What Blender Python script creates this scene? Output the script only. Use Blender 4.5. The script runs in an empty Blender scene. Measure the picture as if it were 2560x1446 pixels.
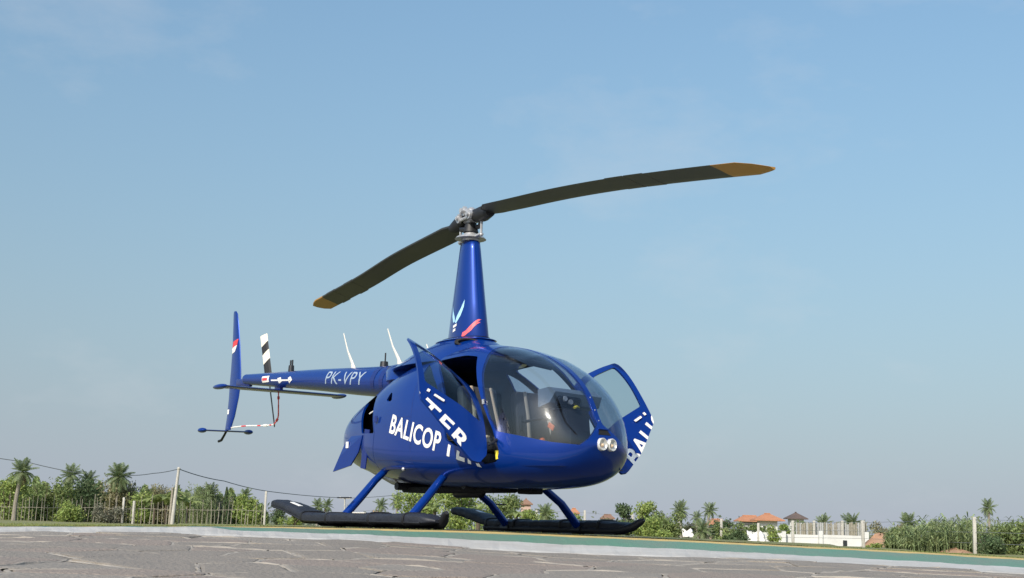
import bpy, bmesh, math, random
import numpy as np
from mathutils import Vector, Matrix
from mathutils.bvhtree import BVHTree

random.seed(7)
SC = bpy.context.scene
COL = SC.collection
R_ = math.radians

# ------------------------------------------------------------------ camera, world, sun, exposure
FPX = 3200.0                     # focal length in pixels of a 2560 wide picture
XM, DM, PHI, PITCH, ROLL, EYE = -.461, 13.406, R_(37.6), R_(10.633), R_(1.7), .03
CR = np.array([math.sin(PHI), math.cos(PHI), 0.0])       # camera right on the ground
CF = np.array([-math.cos(PHI), math.sin(PHI), 0.0])      # camera forward on the ground
CU = np.array([0, 0, 1.0])
CPOS = -(XM*CR + DM*CF) + EYE*CU
FW = math.cos(PITCH)*CF + math.sin(PITCH)*CU
UP0 = -math.sin(PITCH)*CF + math.cos(PITCH)*CU
RT = math.cos(ROLL)*CR + math.sin(ROLL)*UP0
UP = math.cos(ROLL)*UP0 - math.sin(ROLL)*CR
cam = bpy.data.cameras.new('camera')
cam.sensor_width = 36; cam.sensor_fit = 'HORIZONTAL'; cam.lens = FPX/2560*36
cam.clip_start = .05; cam.clip_end = 6000
cob = bpy.data.objects.new('camera', cam); COL.objects.link(cob)
M = Matrix(((RT[0], UP[0], -FW[0], CPOS[0]), (RT[1], UP[1], -FW[1], CPOS[1]), (RT[2], UP[2], -FW[2], CPOS[2]), (0, 0, 0, 1)))
cob.matrix_world = M
SC.camera = cob

def at(px, py, D):
    """point of the place seen at a pixel of the 2560x1446 photograph, D metres in front of the camera"""
    d = FW*FPX + RT*(px-1280) - UP*(py-723)
    return CPOS + d*(D/float(d @ CF))
def gp(X, D, z=0.0):
    """ground point X metres right and D metres ahead of the camera"""
    p = CPOS + X*CR + D*CF
    return Vector((p[0], p[1], z))

SUN_EL = R_(36)
sv = -.46*CR - .89*CF; sv = sv/np.linalg.norm(sv)
SUN = Vector((sv[0]*math.cos(SUN_EL), sv[1]*math.cos(SUN_EL), math.sin(SUN_EL)))
world = bpy.data.worlds.new('World'); SC.world = world; world.use_nodes = True
nt = world.node_tree; nt.nodes.clear()
wo = nt.nodes.new('ShaderNodeOutputWorld'); bg = nt.nodes.new('ShaderNodeBackground')
sky = nt.nodes.new('ShaderNodeTexSky'); sky.sky_type = 'NISHITA'; sky.sun_disc = False
sky.sun_elevation = SUN_EL; sky.sun_rotation = math.atan2(SUN.x, SUN.y)
sky.air_density = 1.8; sky.dust_density = 3.0; sky.ozone_density = 7.0; sky.altitude = 0
bg.inputs['Strength'].default_value = .137
hs = nt.nodes.new('ShaderNodeHueSaturation'); hs.inputs['Saturation'].default_value = 1.0
# thin, barely visible wisps of cloud
tc = nt.nodes.new('ShaderNodeTexCoord')
wn = nt.nodes.new('ShaderNodeTexNoise'); wn.inputs['Scale'].default_value = 5.0; wn.inputs['Detail'].default_value = 6; wn.inputs['Roughness'].default_value = .6
wm = nt.nodes.new('ShaderNodeMapping'); wm.inputs['Scale'].default_value = (1, 1, 2.2)
wr = nt.nodes.new('ShaderNodeMapRange'); wr.inputs['From Min'].default_value = .56; wr.inputs['From Max'].default_value = .85; wr.inputs['To Max'].default_value = .30
mx = nt.nodes.new('ShaderNodeMix'); mx.data_type = 'RGBA'
# hazy tropical sky: the horizon takes the colour of the air a few degrees up, all the way round
vm = nt.nodes.new('ShaderNodeVectorMath'); vm.operation = 'MULTIPLY'; vm.inputs[1].default_value = (1, 1, .7)
va = nt.nodes.new('ShaderNodeVectorMath'); va.operation = 'ADD'; va.inputs[1].default_value = (0, 0, .08)
vn_ = nt.nodes.new('ShaderNodeVectorMath'); vn_.operation = 'NORMALIZE'
nt.links.new(tc.outputs['Generated'], vm.inputs[0]); nt.links.new(vm.outputs[0], va.inputs[0]); nt.links.new(va.outputs[0], vn_.inputs[0]); nt.links.new(vn_.outputs[0], sky.inputs['Vector'])
nt.links.new(tc.outputs['Generated'], wm.inputs['Vector']); nt.links.new(wm.outputs['Vector'], wn.inputs['Vector'])
nt.links.new(wn.outputs['Fac'], wr.inputs['Value']); nt.links.new(wr.outputs['Result'], mx.inputs['Factor'])
tn = nt.nodes.new('ShaderNodeMix'); tn.data_type = 'RGBA'; tn.blend_type = 'MULTIPLY'; tn.inputs['Factor'].default_value = 1; tn.inputs['B'].default_value = (1.0, 1.015, .985, 1)
nt.links.new(sky.outputs['Color'], tn.inputs['A']); nt.links.new(tn.outputs['Result'], hs.inputs['Color']); # pale haze that thickens evenly towards the horizon
sz = nt.nodes.new('ShaderNodeSeparateXYZ'); nt.links.new(tc.outputs['Generated'], sz.inputs[0])
h1 = nt.nodes.new('ShaderNodeMath'); h1.operation = 'MULTIPLY'; h1.inputs[1].default_value = -1/.13
h0 = nt.nodes.new('ShaderNodeMath'); h0.operation = 'MAXIMUM'; h0.inputs[1].default_value = 0
h2 = nt.nodes.new('ShaderNodeMath'); h2.operation = 'EXPONENT'; h3 = nt.nodes.new('ShaderNodeMath'); h3.operation = 'MULTIPLY'; h3.inputs[1].default_value = .85
nt.links.new(sz.outputs['Z'], h0.inputs[0]); nt.links.new(h0.outputs[0], h1.inputs[0]); nt.links.new(h1.outputs[0], h2.inputs[0]); nt.links.new(h2.outputs[0], h3.inputs[0])
hz = nt.nodes.new('ShaderNodeMix'); hz.data_type = 'RGBA'; hz.inputs['B'].default_value = (2.68, 2.84, 3.62, 1)
nt.links.new(h3.outputs[0], hz.inputs['Factor']); nt.links.new(hs.outputs['Color'], hz.inputs['A']); nt.links.new(hz.outputs['Result'], mx.inputs['A'])
mx.inputs['B'].default_value = (4.4, 4.5, 4.7, 1)
nt.links.new(mx.outputs['Result'], bg.inputs['Color']); nt.links.new(bg.outputs['Background'], wo.inputs['Surface'])
sl = bpy.data.lights.new('sun', 'SUN'); sl.energy = 4.2; sl.angle = R_(.55); sl.color = (1.0, .93, .82)
so = bpy.data.objects.new('sun', sl); COL.objects.link(so)
so.rotation_mode = 'QUATERNION'; so.rotation_quaternion = SUN.to_track_quat('Z', 'Y'); so.location = (0, 0, 30)
SC.view_settings.view_transform = 'Standard'; SC.view_settings.look = 'None'
SC.view_settings.exposure = .20; SC.view_settings.gamma = 1; SC.view_settings.use_curve_mapping = False

# ------------------------------------------------------------------ materials
def mat(name, col, rough=.5, metal=0, coat=0, coat_r=.03, spec=.5, noise=None, bump=None, island=0, trans=0, nscale=None):
    """principled material; noise=(scale, other colour, amount); bump=(scale, strength); island = per-piece brightness spread"""
    m = bpy.data.materials.new(name); m.use_nodes = True
    t = m.node_tree; b = t.nodes['Principled BSDF']
    b.inputs['Roughness'].default_value = rough; b.inputs['Metallic'].default_value = metal
    b.inputs['Coat Weight'].default_value = coat; b.inputs['Coat IOR'].default_value = 1.42; b.inputs['Coat Roughness'].default_value = coat_r
    b.inputs['Specular IOR Level'].default_value = spec
    c4 = (*col, 1); b.inputs['Base Color'].default_value = c4
    src = None
    co = t.nodes.new('ShaderNodeTexCoord')
    if noise:
        mp = t.nodes.new('ShaderNodeMapping'); t.links.new(co.outputs['Object'], mp.inputs['Vector'])
        if nscale: mp.inputs['Scale'].default_value = nscale
        n = t.nodes.new('ShaderNodeTexNoise'); n.inputs['Scale'].default_value = noise[0]; n.inputs['Detail'].default_value = 8; n.inputs['Roughness'].default_value = .65
        t.links.new(mp.outputs['Vector'], n.inputs['Vector'])
        r = t.nodes.new('ShaderNodeMapRange'); r.inputs['From Min'].default_value = .35; r.inputs['From Max'].default_value = .68; r.inputs['To Max'].default_value = noise[2]
        t.links.new(n.outputs['Fac'], r.inputs['Value'])
        x = t.nodes.new('ShaderNodeMix'); x.data_type = 'RGBA'; x.inputs['A'].default_value = c4; x.inputs['B'].default_value = (*noise[1], 1)
        t.links.new(r.outputs['Result'], x.inputs['Factor']); src = x.outputs['Result']
    if island:
        g = t.nodes.new('ShaderNodeNewGeometry')
        r2 = t.nodes.new('ShaderNodeMapRange'); r2.inputs['To Min'].default_value = 1-island; r2.inputs['To Max'].default_value = 1+island
        t.links.new(g.outputs['Random Per Island'], r2.inputs['Value'])
        h = t.nodes.new('ShaderNodeHueSaturation'); h.inputs['Color'].default_value = c4
        t.links.new(r2.outputs['Result'], h.inputs['Value'])
        r3 = t.nodes.new('ShaderNodeMapRange'); r3.inputs['To Min'].default_value = .475; r3.inputs['To Max'].default_value = .515
        mlt = t.nodes.new('ShaderNodeMath'); mlt.operation = 'FRACT'; m2 = t.nodes.new('ShaderNodeMath'); m2.operation = 'MULTIPLY'; m2.inputs[1].default_value = 7.31
        t.links.new(g.outputs['Random Per Island'], m2.inputs[0]); t.links.new(m2.outputs[0], mlt.inputs[0]); t.links.new(mlt.outputs[0], r3.inputs['Value'])
        t.links.new(r3.outputs['Result'], h.inputs['Hue'])
        if src: t.links.new(src, h.inputs['Color'])
        src = h.outputs['Color']
    if src: t.links.new(src, b.inputs['Base Color'])
    if bump:
        n = t.nodes.new('ShaderNodeTexNoise'); n.inputs['Scale'].default_value = bump[0]; n.inputs['Detail'].default_value = 6
        t.links.new(co.outputs['Object'], n.inputs['Vector'])
        bp = t.nodes.new('ShaderNodeBump'); bp.inputs['Strength'].default_value = bump[1]; bp.inputs['Distance'].default_value = .02
        t.links.new(n.outputs['Fac'], bp.inputs['Height']); t.links.new(bp.outputs['Normal'], b.inputs['Normal'])
    if trans:
        tr = t.nodes.new('ShaderNodeBsdfTranslucent'); ms = t.nodes.new('ShaderNodeMixShader'); ms.inputs['Fac'].default_value = trans
        if src: t.links.new(src, tr.inputs['Color'])
        else: tr.inputs['Color'].default_value = c4
        t.links.new(b.outputs['BSDF'], ms.inputs[1]); t.links.new(tr.outputs['BSDF'], ms.inputs[2])
        t.links.new(ms.outputs['Shader'], t.nodes['Material Output'].inputs['Surface'])
    return m

def glass(name, tint, refl=1.0, ior=1.45, dust=.0):
    m = bpy.data.materials.new(name); m.use_nodes = True; t = m.node_tree; t.nodes.clear()
    o = t.nodes.new('ShaderNodeOutputMaterial'); tr = t.nodes.new('ShaderNodeBsdfTransparent'); gl = t.nodes.new('ShaderNodeBsdfGlossy')
    fr = t.nodes.new('ShaderNodeFresnel'); fr.inputs['IOR'].default_value = ior
    mxx = t.nodes.new('ShaderNodeMixShader'); g2 = t.nodes.new('ShaderNodeBsdfGlossy'); g2.inputs['Roughness'].default_value = .2; gm = t.nodes.new('ShaderNodeMixShader'); gm.inputs['Fac'].default_value = .08; gl.inputs['Roughness'].default_value = .06; gl.inputs['Color'].default_value = (refl, refl, refl, 1)
    tr.inputs['Color'].default_value = (*tint, 1)
    # slight waviness of the pressed acrylic
    co = t.nodes.new('ShaderNodeTexCoord'); n = t.nodes.new('ShaderNodeTexNoise'); n.inputs['Scale'].default_value = 3
    bp = t.nodes.new('ShaderNodeBump'); bp.inputs['Strength'].default_value = .05; bp.inputs['Distance'].default_value = .02
    t.links.new(co.outputs['Object'], n.inputs['Vector']); t.links.new(n.outputs['Fac'], bp.inputs['Height']); t.links.new(bp.outputs['Normal'], gl.inputs['Normal'])
    ge = t.nodes.new('ShaderNodeNewGeometry'); mi = t.nodes.new('ShaderNodeMapRange'); mi.inputs['To Min'].default_value = ior; mi.inputs['To Max'].default_value = 1/ior
    t.links.new(ge.outputs['Backfacing'], mi.inputs['Value']); t.links.new(mi.outputs['Result'], fr.inputs['IOR'])
    t.links.new(fr.outputs['Fac'], mxx.inputs['Fac']); t.links.new(tr.outputs['BSDF'], mxx.inputs[1]); t.links.new(gl.outputs['BSDF'], gm.inputs[1]); t.links.new(g2.outputs['BSDF'], gm.inputs[2]); t.links.new(gm.outputs['Shader'], mxx.inputs[2])
    df = t.nodes.new('ShaderNodeBsdfDiffuse'); df.inputs['Color'].default_value = (.75, .76, .76, 1); m3 = t.nodes.new('ShaderNodeMixShader'); m3.inputs['Fac'].default_value = dust
    t.links.new(mxx.outputs['Shader'], m3.inputs[1]); t.links.new(df.outputs['BSDF'], m3.inputs[2])
    t.links.new(m3.outputs['Shader'], o.inputs['Surface'])
    return m

MT = {}
MT['blue'] = mat('blue_paint', (.001, .029, .225), .30, .35, .8, .02, spec=.2, noise=(1.3, (.002, .037, .23), .5))
MT['dblue'] = mat('dark_blue_paint', (.006, .022, .17), .4, .3, .6, .06)
MT['carpet'] = mat('grey_carpet', (.13, .135, .14), .95, noise=(20, (.09, .09, .095), .6))
MT['lining'] = mat('cabin_lining', (.010, .012, .018), .8, noise=(9, (.02, .02, .024), .5))
MT['black'] = mat('black_rubber', (.010, .010, .012), .55)
MT['pit'] = mat('black_duct', (.004, .004, .005), .8)
MT['blade'] = mat('blade_paint', (.034, .034, .031), .42, noise=(2.5, (.024, .025, .025), .7), nscale=(1, 6, 1))
MT['yellow'] = mat('yellow_tip_paint', (.40, .20, .035), .42)
MT['metal'] = mat('bare_metal', (.52, .52, .53), .35, .45, noise=(14, (.22, .22, .23), .6))
MT['dmetal'] = mat('dark_metal', (.05, .05, .055), .38, .7)
MT['white'] = mat('white_paint', (.80, .78, .75), .4, noise=(3, (.68, .66, .62), .4))
MT['white_ant'] = mat('white_antenna', (.60, .57, .52), .45)
MT['grey_let'] = mat('silver_lettering', (.30, .37, .46), .4)
MT['bird'] = mat('pale_blue_emblem', (.38, .66, .86), .4)
MT['red'] = mat('red_paint', (.62, .05, .06), .45)
MT['pink'] = mat('red_ribbon', (.80, .12, .14), .5)
MT['stripe_w'] = mat('cream_stripe', (.72, .66, .54), .45)
MT['lens'] = mat('lamp_reflector', (.82, .80, .76), .28, .5)
MT['bulb'] = mat('peach_bulb', (.80, .58, .38), .4)
MT['glass'] = glass('windscreen_acrylic', (.78, .82, .87), 1.0, 1.50, .001)
MT['clear'] = glass('door_acrylic', (.80, .86, .88), .8, 1.35)
MT['lensglass'] = glass('lamp_glass', (.95, .95, .95), 1.0, 1.5)
MT['seat'] = mat('seat_leather', (.045, .045, .05), .55, bump=(60, .2))
MT['belt'] = mat('tan_belt', (.42, .34, .25), .6)
MT['pod'] = mat('grey_pod', (.17, .21, .25), .45)
MT['screen'] = mat('dark_screen', (.01, .012, .015), .12)
MT['tag_y'] = mat('yellow_tag', (.75, .60, .04), .5)
MT['orange_k'] = mat('orange_knob', (.75, .16, .06), .5)
MT['float'] = mat('float_cover_fabric', (.010, .012, .020), .6, noise=(5, (.020, .023, .034), .6), bump=(14, .5))
MT['green'] = mat('green_pad_paint', (.088, .200, .145), .62, noise=(2.6, (.135, .185, .148), .9), bump=(30, .3))
MT['asphalt'] = mat('dark_pad_asphalt', (.045, .047, .048), .85, noise=(1.3, (.07, .07, .066), .8), bump=(30, .4))
MT['yellow_line'] = mat('yellow_pad_edge', (.50, .36, .13), .7, noise=(4, (.34, .27, .12), .8))
MT['kerb'] = mat('white_kerb_paint', (.45, .44, .425), .75, noise=(2.6, (.36, .34, .315), .9), bump=(22, .3))
MT['mortar'] = mat('pale_mortar', (.34, .30, .255), .85, noise=(3, (.22, .195, .168), .9), bump=(26, .4))
MT['under'] = mat('mortar_bed', (.235, .204, .173), .9, noise=(2.5, (.19, .167, .143), .8), bump=(18, .5))
MT['stone'] = [mat('grey_stone', (.228, .197, .167), .8, noise=(2.6, (.182, .160, .138), .8), bump=(38, .8)),
               mat('pink_stone', (.245, .198, .166), .8, noise=(2.2, (.200, .170, .147), .8), bump=(38, .8)),
               mat('pale_stone', (.250, .218, .186), .8, noise=(3.1, (.20, .178, .155), .8), bump=(38, .8)),
               mat('dark_stone', (.198, .174, .148), .8, noise=(2.4, (.235, .205, .176), .7), bump=(38, .8))]
MT['grass'] = mat('dry_grass', (.125, .155, .045), .9, noise=(.9, (.23, .19, .085), .9), bump=(9, .6))
MT['blade_grass'] = mat('grass_blades', (.15, .18, .05), .8, island=.4, trans=.25)
MT['soil'] = mat('orange_soil', (.36, .20, .12), .9, noise=(1.2, (.25, .17, .12), .9), bump=(5, .7))
MT['concrete'] = mat('pale_concrete', (.46, .44, .40), .85, noise=(4, (.33, .31, .28), .8))
MT['stake'] = mat('pale_stake_wood', (.30, .275, .22), .85, noise=(7, (.17, .15, .12), .9))
MT['wire'] = mat('dark_cable', (.05, .06, .07), .6)
MT['steel_wire'] = mat('grey_wire', (.24, .25, .26), .5, .4)
MT['trunk'] = mat('palm_bark', (.26, .235, .195), .9, noise=(9, (.16, .14, .115), .9), bump=(14, .6))
MT['twig'] = mat('brown_stem', (.10, .075, .05), .9, noise=(8, (.06, .05, .035), .8))
MT['white_wall'] = mat('white_render', (.62, .62, .61), .8, noise=(.6, (.47, .46, .45), .7))
MT['grey_wall'] = mat('grey_render', (.36, .36, .36), .85, noise=(.5, (.27, .27, .27), .7))
MT['pink_wall'] = mat('pink_render', (.45, .31, .26), .85, noise=(.5, (.36, .26, .22), .7))
MT['tile'] = mat('orange_roof_tile', (.42, .19, .10), .8, noise=(1.5, (.33, .15, .085), .8), bump=(8, .7))
MT['dtile'] = mat('dark_roof_tile', (.085, .065, .060), .8, noise=(1.5, (.13, .09, .075), .8), bump=(8, .7))
MT['btile'] = mat('brown_roof_tile', (.24, .14, .10), .8, noise=(1.5, (.17, .10, .07), .8), bump=(8, .7))
MT['pane'] = mat('dark_pane', (.03, .035, .04), .15)
def leafm(n, c, isl=.45): return mat(n, (c[0]*1.5, c[1]*1.35, c[2]*1.6), .55, spec=.35, island=isl, trans=.42)
LEAF = {'bright': leafm('bright_leaf', (.175, .250, .060)), 'mid': leafm('mid_leaf', (.125, .180, .055)), 'dark': leafm('dark_leaf', (.070, .115, .045)),
        'olive': leafm('olive_leaf', (.175, .185, .085)), 'dry': leafm('dry_leaf', (.22, .165, .085)), 'palm': leafm('palm_leaf', (.145, .205, .085), .3),
        'banana': leafm('banana_leaf', (.165, .235, .075), .25), 'cane': leafm('cane_leaf', (.165, .225, .090)), 'grey': leafm('grey_leaf', (.140, .155, .095)),
        'far': leafm('far_leaf', (.13, .165, .10))}

# ------------------------------------------------------------------ object helpers
def link(name, me, m=None, parent=None, smooth=False):
    if m is not None:
        for k in (m if isinstance(m, (list, tuple)) else [m]): me.materials.append(k)
    o = bpy.data.objects.new(name, me); COL.objects.link(o)
    if parent is not None: o.parent = parent
    if smooth:
        for p in me.polygons: p.use_smooth = True
    return o
def obj(name, bm, m, parent=None, smooth=False, auto=None):
    me = bpy.data.meshes.new(name)
    bmesh.ops.recalc_face_normals(bm, faces=bm.faces[:]) if auto is None else None
    if smooth:
        for f in bm.faces: f.smooth = True
        for e in bm.edges:
            if len(e.link_faces) == 2 and e.calc_face_angle(0) > R_(38): e.smooth = False
    bm.to_mesh(me); bm.free()
    return link(name, me, m, parent)
def pyobj(name, vs, fs, m, parent=None, smooth=False):
    me = bpy.data.meshes.new(name); me.from_pydata([tuple(v) for v in vs], [], fs); me.update()
    return link(name, me, m, parent, smooth)
def thing(name, label, cat, loc=(0, 0, 0), rotz=0, group=None):
    o = bpy.data.objects.new(name, None); COL.objects.link(o); o.empty_display_size = .2
    o.location = loc; o.rotation_euler = (0, 0, rotz); tag(o, label, cat, group); return o
def tag(o, label, cat, group=None):
    o['label'] = label; o['category'] = cat
    if group: o['group'] = group
    return o
def struct(o): o['kind'] = 'structure'; return o

def add_tube(bm, pts, rad, n=10, cap=True, flat=None):
    """tube through pts; rad a number or list; flat=(axis, k) squashes along an axis"""
    pts = [Vector(p) for p in pts]; rs = rad if isinstance(rad, (list, tuple)) else [rad]*len(pts)
    rings = []; prev = None
    for i, p in enumerate(pts):
        t = (pts[min(i+1, len(pts)-1)]-pts[max(i-1, 0)]).normalized()
        if prev is None:
            a = Vector((0, 0, 1)) if abs(t.z) < .9 else Vector((1, 0, 0))
            u = t.cross(a).normalized()
        else:
            u = (prev - t*prev.dot(t)).normalized()
        prev = u; w = t.cross(u)
        ring = []
        for k in range(n):
            an = 2*math.pi*k/n; d = u*math.cos(an)+w*math.sin(an)
            d = d*rs[i]
            if flat: d = d - Vector(flat[0])*d.dot(Vector(flat[0]))*(1-flat[1])
            ring.append(bm.verts.new(p+d))
        rings.append(ring)
    for a, b in zip(rings, rings[1:]):
        for k in range(n): bm.faces.new((a[k], a[(k+1) % n], b[(k+1) % n], b[k]))
    if cap:
        bm.faces.new(rings[0][::-1]); bm.faces.new(rings[-1])
def tube(name, pts, rad, m, parent=None, n=10, flat=None):
    bm = bmesh.new(); add_tube(bm, pts, rad, n, True, flat); return obj(name, bm, m, parent, True)
def add_box(bm, c, s, rot=None, bev=0):
    r = bmesh.ops.create_cube(bm, size=1)
    mtx = Matrix.Translation(c) @ (rot.to_4x4() if rot else Matrix.Identity(4)) @ Matrix.Diagonal((*s, 1))
    bmesh.ops.transform(bm, matrix=mtx, verts=r['verts'])
    if bev:
        es = list({e for v in r['verts'] for e in v.link_edges})
        bmesh.ops.bevel(bm, geom=es, offset=bev, segments=2, affect='EDGES', profile=.5)
def box(name, c, s, m, parent=None, rot=None, bev=0):
    bm = bmesh.new(); add_box(bm, c, s, rot, bev); return obj(name, bm, m, parent, bool(bev))
def loft(bm, rings, cap=True, closed=True):
    rv = [[bm.verts.new(p) for p in r] for r in rings]; n = len(rv[0])
    for a, b in zip(rv, rv[1:]):
        for k in range(n if closed else n-1): bm.faces.new((a[k], a[(k+1) % n], b[(k+1) % n], b[k]))
    if cap: bm.faces.new(rv[0][::-1]); bm.faces.new(rv[-1])
    return rv
def rnd(poly, it=2, f=.2):
    for _ in range(it):
        q = []
        for i in range(len(poly)):
            a, b = poly[i], poly[(i+1) % len(poly)]
            q += [(a[0]*(1-f)+b[0]*f, a[1]*(1-f)+b[1]*f), (a[0]*f+b[0]*(1-f), a[1]*f+b[1]*(1-f))]
        poly = q
    return poly
def inpoly(p, poly):
    x, y = p; c = False; j = len(poly)-1
    for i in range(len(poly)):
        xi, yi = poly[i]; xj, yj = poly[j]
        if (yi > y) != (yj > y) and x < (xj-xi)*(y-yi)/(yj-yi)+xi: c = not c
        j = i
    return c

# ================================================================== THE GROUND
def curve(tab):
    xs = [t[0] for t in tab]; ys = [t[1] for t in tab]
    return lambda x: float(np.interp(x, xs, ys))
yTop = curve([(-700, 1312), (0, 1316.5), (520, 1316), (700, 1317.5), (900, 1321.5), (1200, 1328.5), (1500, 1341), (1700, 1350), (2000, 1365.5), (2300, 1381), (2560, 1396.5), (3200, 1434)])
yGr0 = curve([(-700, 1312.5), (0, 1317), (520, 1316.5), (600, 1318.5), (900, 1325.5), (1200, 1333.5), (1500, 1346), (1700, 1355), (2000, 1369.5), (2300, 1385), (2560, 1401), (3200, 1439)])
yGr1 = curve([(-700, 1313), (0, 1317.5), (520, 1318), (600, 1327), (900, 1336.5), (1200, 1350.5), (1400, 1361), (1700, 1373), (2000, 1388.5), (2300, 1404), (2560, 1419.5), (3200, 1458)])
yWh1 = curve([(-700, 1328), (0, 1330.5), (300, 1331), (600, 1338.5), (900, 1350.5), (1200, 1370), (1400, 1382), (1700, 1391), (2000, 1403), (2560, 1433), (3200, 1470)])
def wob(f, a, k): return lambda px: f(px)+a*(math.sin(px*.031+k)+.7*math.sin(px*.083+2*k)+.5*math.sin(px*.19+k*k))
yGr0 = wob(yGr0, .35, 1.3); yGr1 = wob(yGr1, .55, 2.1)
Dtop = curve([(-900, 11.2), (1300, 11.2), (2560, 9.6), (3200, 8.8)])
PXS = list(range(-720, 3220, 16))
def rows_strip(name, rows, m, jag=None):
    vs = []; fs = []
    for r, (yf, dd) in enumerate(rows):
        for px in PXS:
            y = yf(px)
            if jag and r == len(rows)-1: y += jag(px)
            vs.append(at(px, y, Dtop(px)-dd))
    if jag:
        for i in range(len(PXS)): q = vs[(len(rows)-1)*len(PXS)+i]; vs.append(q-CF*.16-CU*.035)
        rows = rows+[None]
    n = len(PXS)
    for r in range(len(rows)-1):
        for i in range(n-1): fs.append((r*n+i, r*n+i+1, (r+1)*n+i+1, (r+1)*n+i))
    return struct(pyobj(name, vs, fs, m))
# the raised green pad: top sheet, ochre edge line, green sloping side, white kerb strip
rows_strip('pad_edge_line', [(yTop, 0), (yGr0, .10)], MT['yellow_line'])
rows_strip('green_pad_side', [(yGr0, .10), (yGr1, .42)], MT['green'])
# paving bed: fixed plane falling gently to the camera, starting under the white strip
def zP(px, D):                       # height of the paving below a pixel column
    Dw = Dtop(px)-1.2
    zw = float(at(px, yWh1(px), Dw)[2])
    t = (Dw-D)/(Dw-5.0)
    return zw + (-.235-zw)*min(max(t, -.2), 1.15)
def colpx(X, D): # pixel column of a ground point
    return 1280 + FPX*X/D
vs = []; fs = []
Ds = [1.2, .9, .6, .3, 0]
NV = 26
for px in PXS:
    Dw = Dtop(px)-1.12
    for k in range(NV):
        D = Dw + (3.2-Dw)*(k/(NV-1))
        X = (px-1280)/FPX*Dw*(1-k/(NV-1)) + (px-1280)/FPX*7.5*(k/(NV-1))
        vs.append(tuple(gp(X, D, zP(px, D)-.008)))
n = NV
for i in range(len(PXS)-1):
    for k in range(NV-1): fs.append((i*n+k, i*n+k+1, (i+1)*n+k+1, (i+1)*n+k))
paving = struct(pyobj('stone_paving', vs, fs, MT['under'], None, True))
pv_bvh = BVHTree.FromPolygons([Vector(v) for v in vs], fs)
def pav_z(p):
    h = pv_bvh.ray_cast(Vector((p[0], p[1], 3)), Vector((0, 0, -1)))
    return h[0].z if h[0] is not None else None
rows_strip('white_kerb_strip', [(yGr1, .42), (yWh1, 1.18)], MT['kerb'], jag=lambda px: random.uniform(-1.6, 1.4))
# ground in front of / around the paving (outside the frame), and the far land
def quad_ring(name, pts, m): return struct(pyobj(name, pts, [tuple(range(len(pts)))], m))
quad_ring('apron', [gp(-40, 3.3, -.262), gp(40, 3.3, -.262), gp(40, -60, -.262), gp(-40, -60, -.262)], MT['under'])

# pad top sheet, falling away to the lower land behind and at the sides
vs = []; fs = []; NB = 16
for px in PXS:
    Pe = at(px, yTop(px), Dtop(px)); X0 = (px-1280)/FPX*Dtop(px); z0 = float(Pe[2])
    keep = 7.6 if -2.9 < X0 < 2.7 else (.15 if X0 > 3.2 else (0.2 if X0 < -3.4 else 3.0))
    for k in range(NB):
        D = Dtop(px) + [0, .1, .6, 1.5, 3, 4.5, 6, 7.5, 8.5, 10, 12, 14.5, 18, 23, 30, 44][k]
        s = min(max((D-Dtop(px)-keep)/5.5, 0), 1); s = s*s*(3-2*s)
        zz = z0 + (-.43-z0)*s
        vs.append(tuple(gp((px-1280)/FPX*Dtop(px)*(1+.085*(D-Dtop(px))), D, zz)))
n = NB
for i in range(len(PXS)-1):
    for k in range(NB-1): fs.append((i*n+k, i*n+k+1, (i+1)*n+k+1, (i+1)*n+k))
padm = MT['grass']
pad = struct(pyobj('grass_bank', vs, fs, padm, None, True))
# flat green landing surface under the skids, 6 mm above the bank sheet
pv = []
for px in range(640, 2080, 40):
    pv.append(at(px, yTop(px), Dtop(px)))
e = [Vector(p) for p in pv]
vs = []; fs = []
for p in e:
    d = Vector(CF)
    for k in range(5):
        q = p + d*(.02+k*1.85); vs.append((q.x, q.y, p.z+.004))
for i in range(len(e)-1):
    for k in range(4): fs.append((i*5+k, i*5+k+1, (i+1)*5+k+1, (i+1)*5+k))
struct(pyobj('landing_pad', vs, fs, MT['asphalt'], None, True))
ZG = -.445
struct(pyobj('far_ground', [gp(-1500, 34, ZG), gp(1500, 34, ZG), gp(1500, 3500, ZG), gp(-1500, 3500, ZG)], [(0, 1, 2, 3)], MT['grass']))

# crazy paving: individual stones with raised pale pointing between them
rs = random.Random(11)
cells = []
sx, sy = .56, .50
row = 0; D = 4.4
while D < 10.9:
    X = -5.2 + (row % 2)*.27
    while X < 5.2:
        if abs(X) < .405*D+.25: cells.append((X+rs.uniform(-.24, .24), D+rs.uniform(-.21, .21)))
        X += sx
    D += sy; row += 1
def clip(poly, a, b, c):
    out = []
    for i in range(len(poly)):
        p, q = poly[i], poly[(i+1) % len(poly)]
        dp, dq = a*p[0]+b*p[1]-c, a*q[0]+b*q[1]-c
        if dp <= 0: out.append(p)
        if dp*dq < 0:
            t = dp/(dp-dq); out.append((p[0]+t*(q[0]-p[0]), p[1]+t*(q[1]-p[1])))
    return out
stones = []
for i, (x, y) in enumerate(cells):
    poly = [(x-.7, y-.7), (x+.7, y-.7), (x+.7, y+.7), (x-.7, y+.7)]
    for j, (u, v) in enumerate(cells):
        if j == i or abs(u-x) > 1.4 or abs(v-y) > 1.4: continue
        a, b = u-x, v-y; poly = clip(poly, a, b, (u*u+v*v-x*x-y*y)/2)
        if len(poly) < 3: break
    if len(poly) > 2: stones.append((x, y, poly))
stones.sort(key=lambda s: s[1])
jbm = bmesh.new(); rest = bmesh.new(); done = set(); cnt = 0
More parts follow.
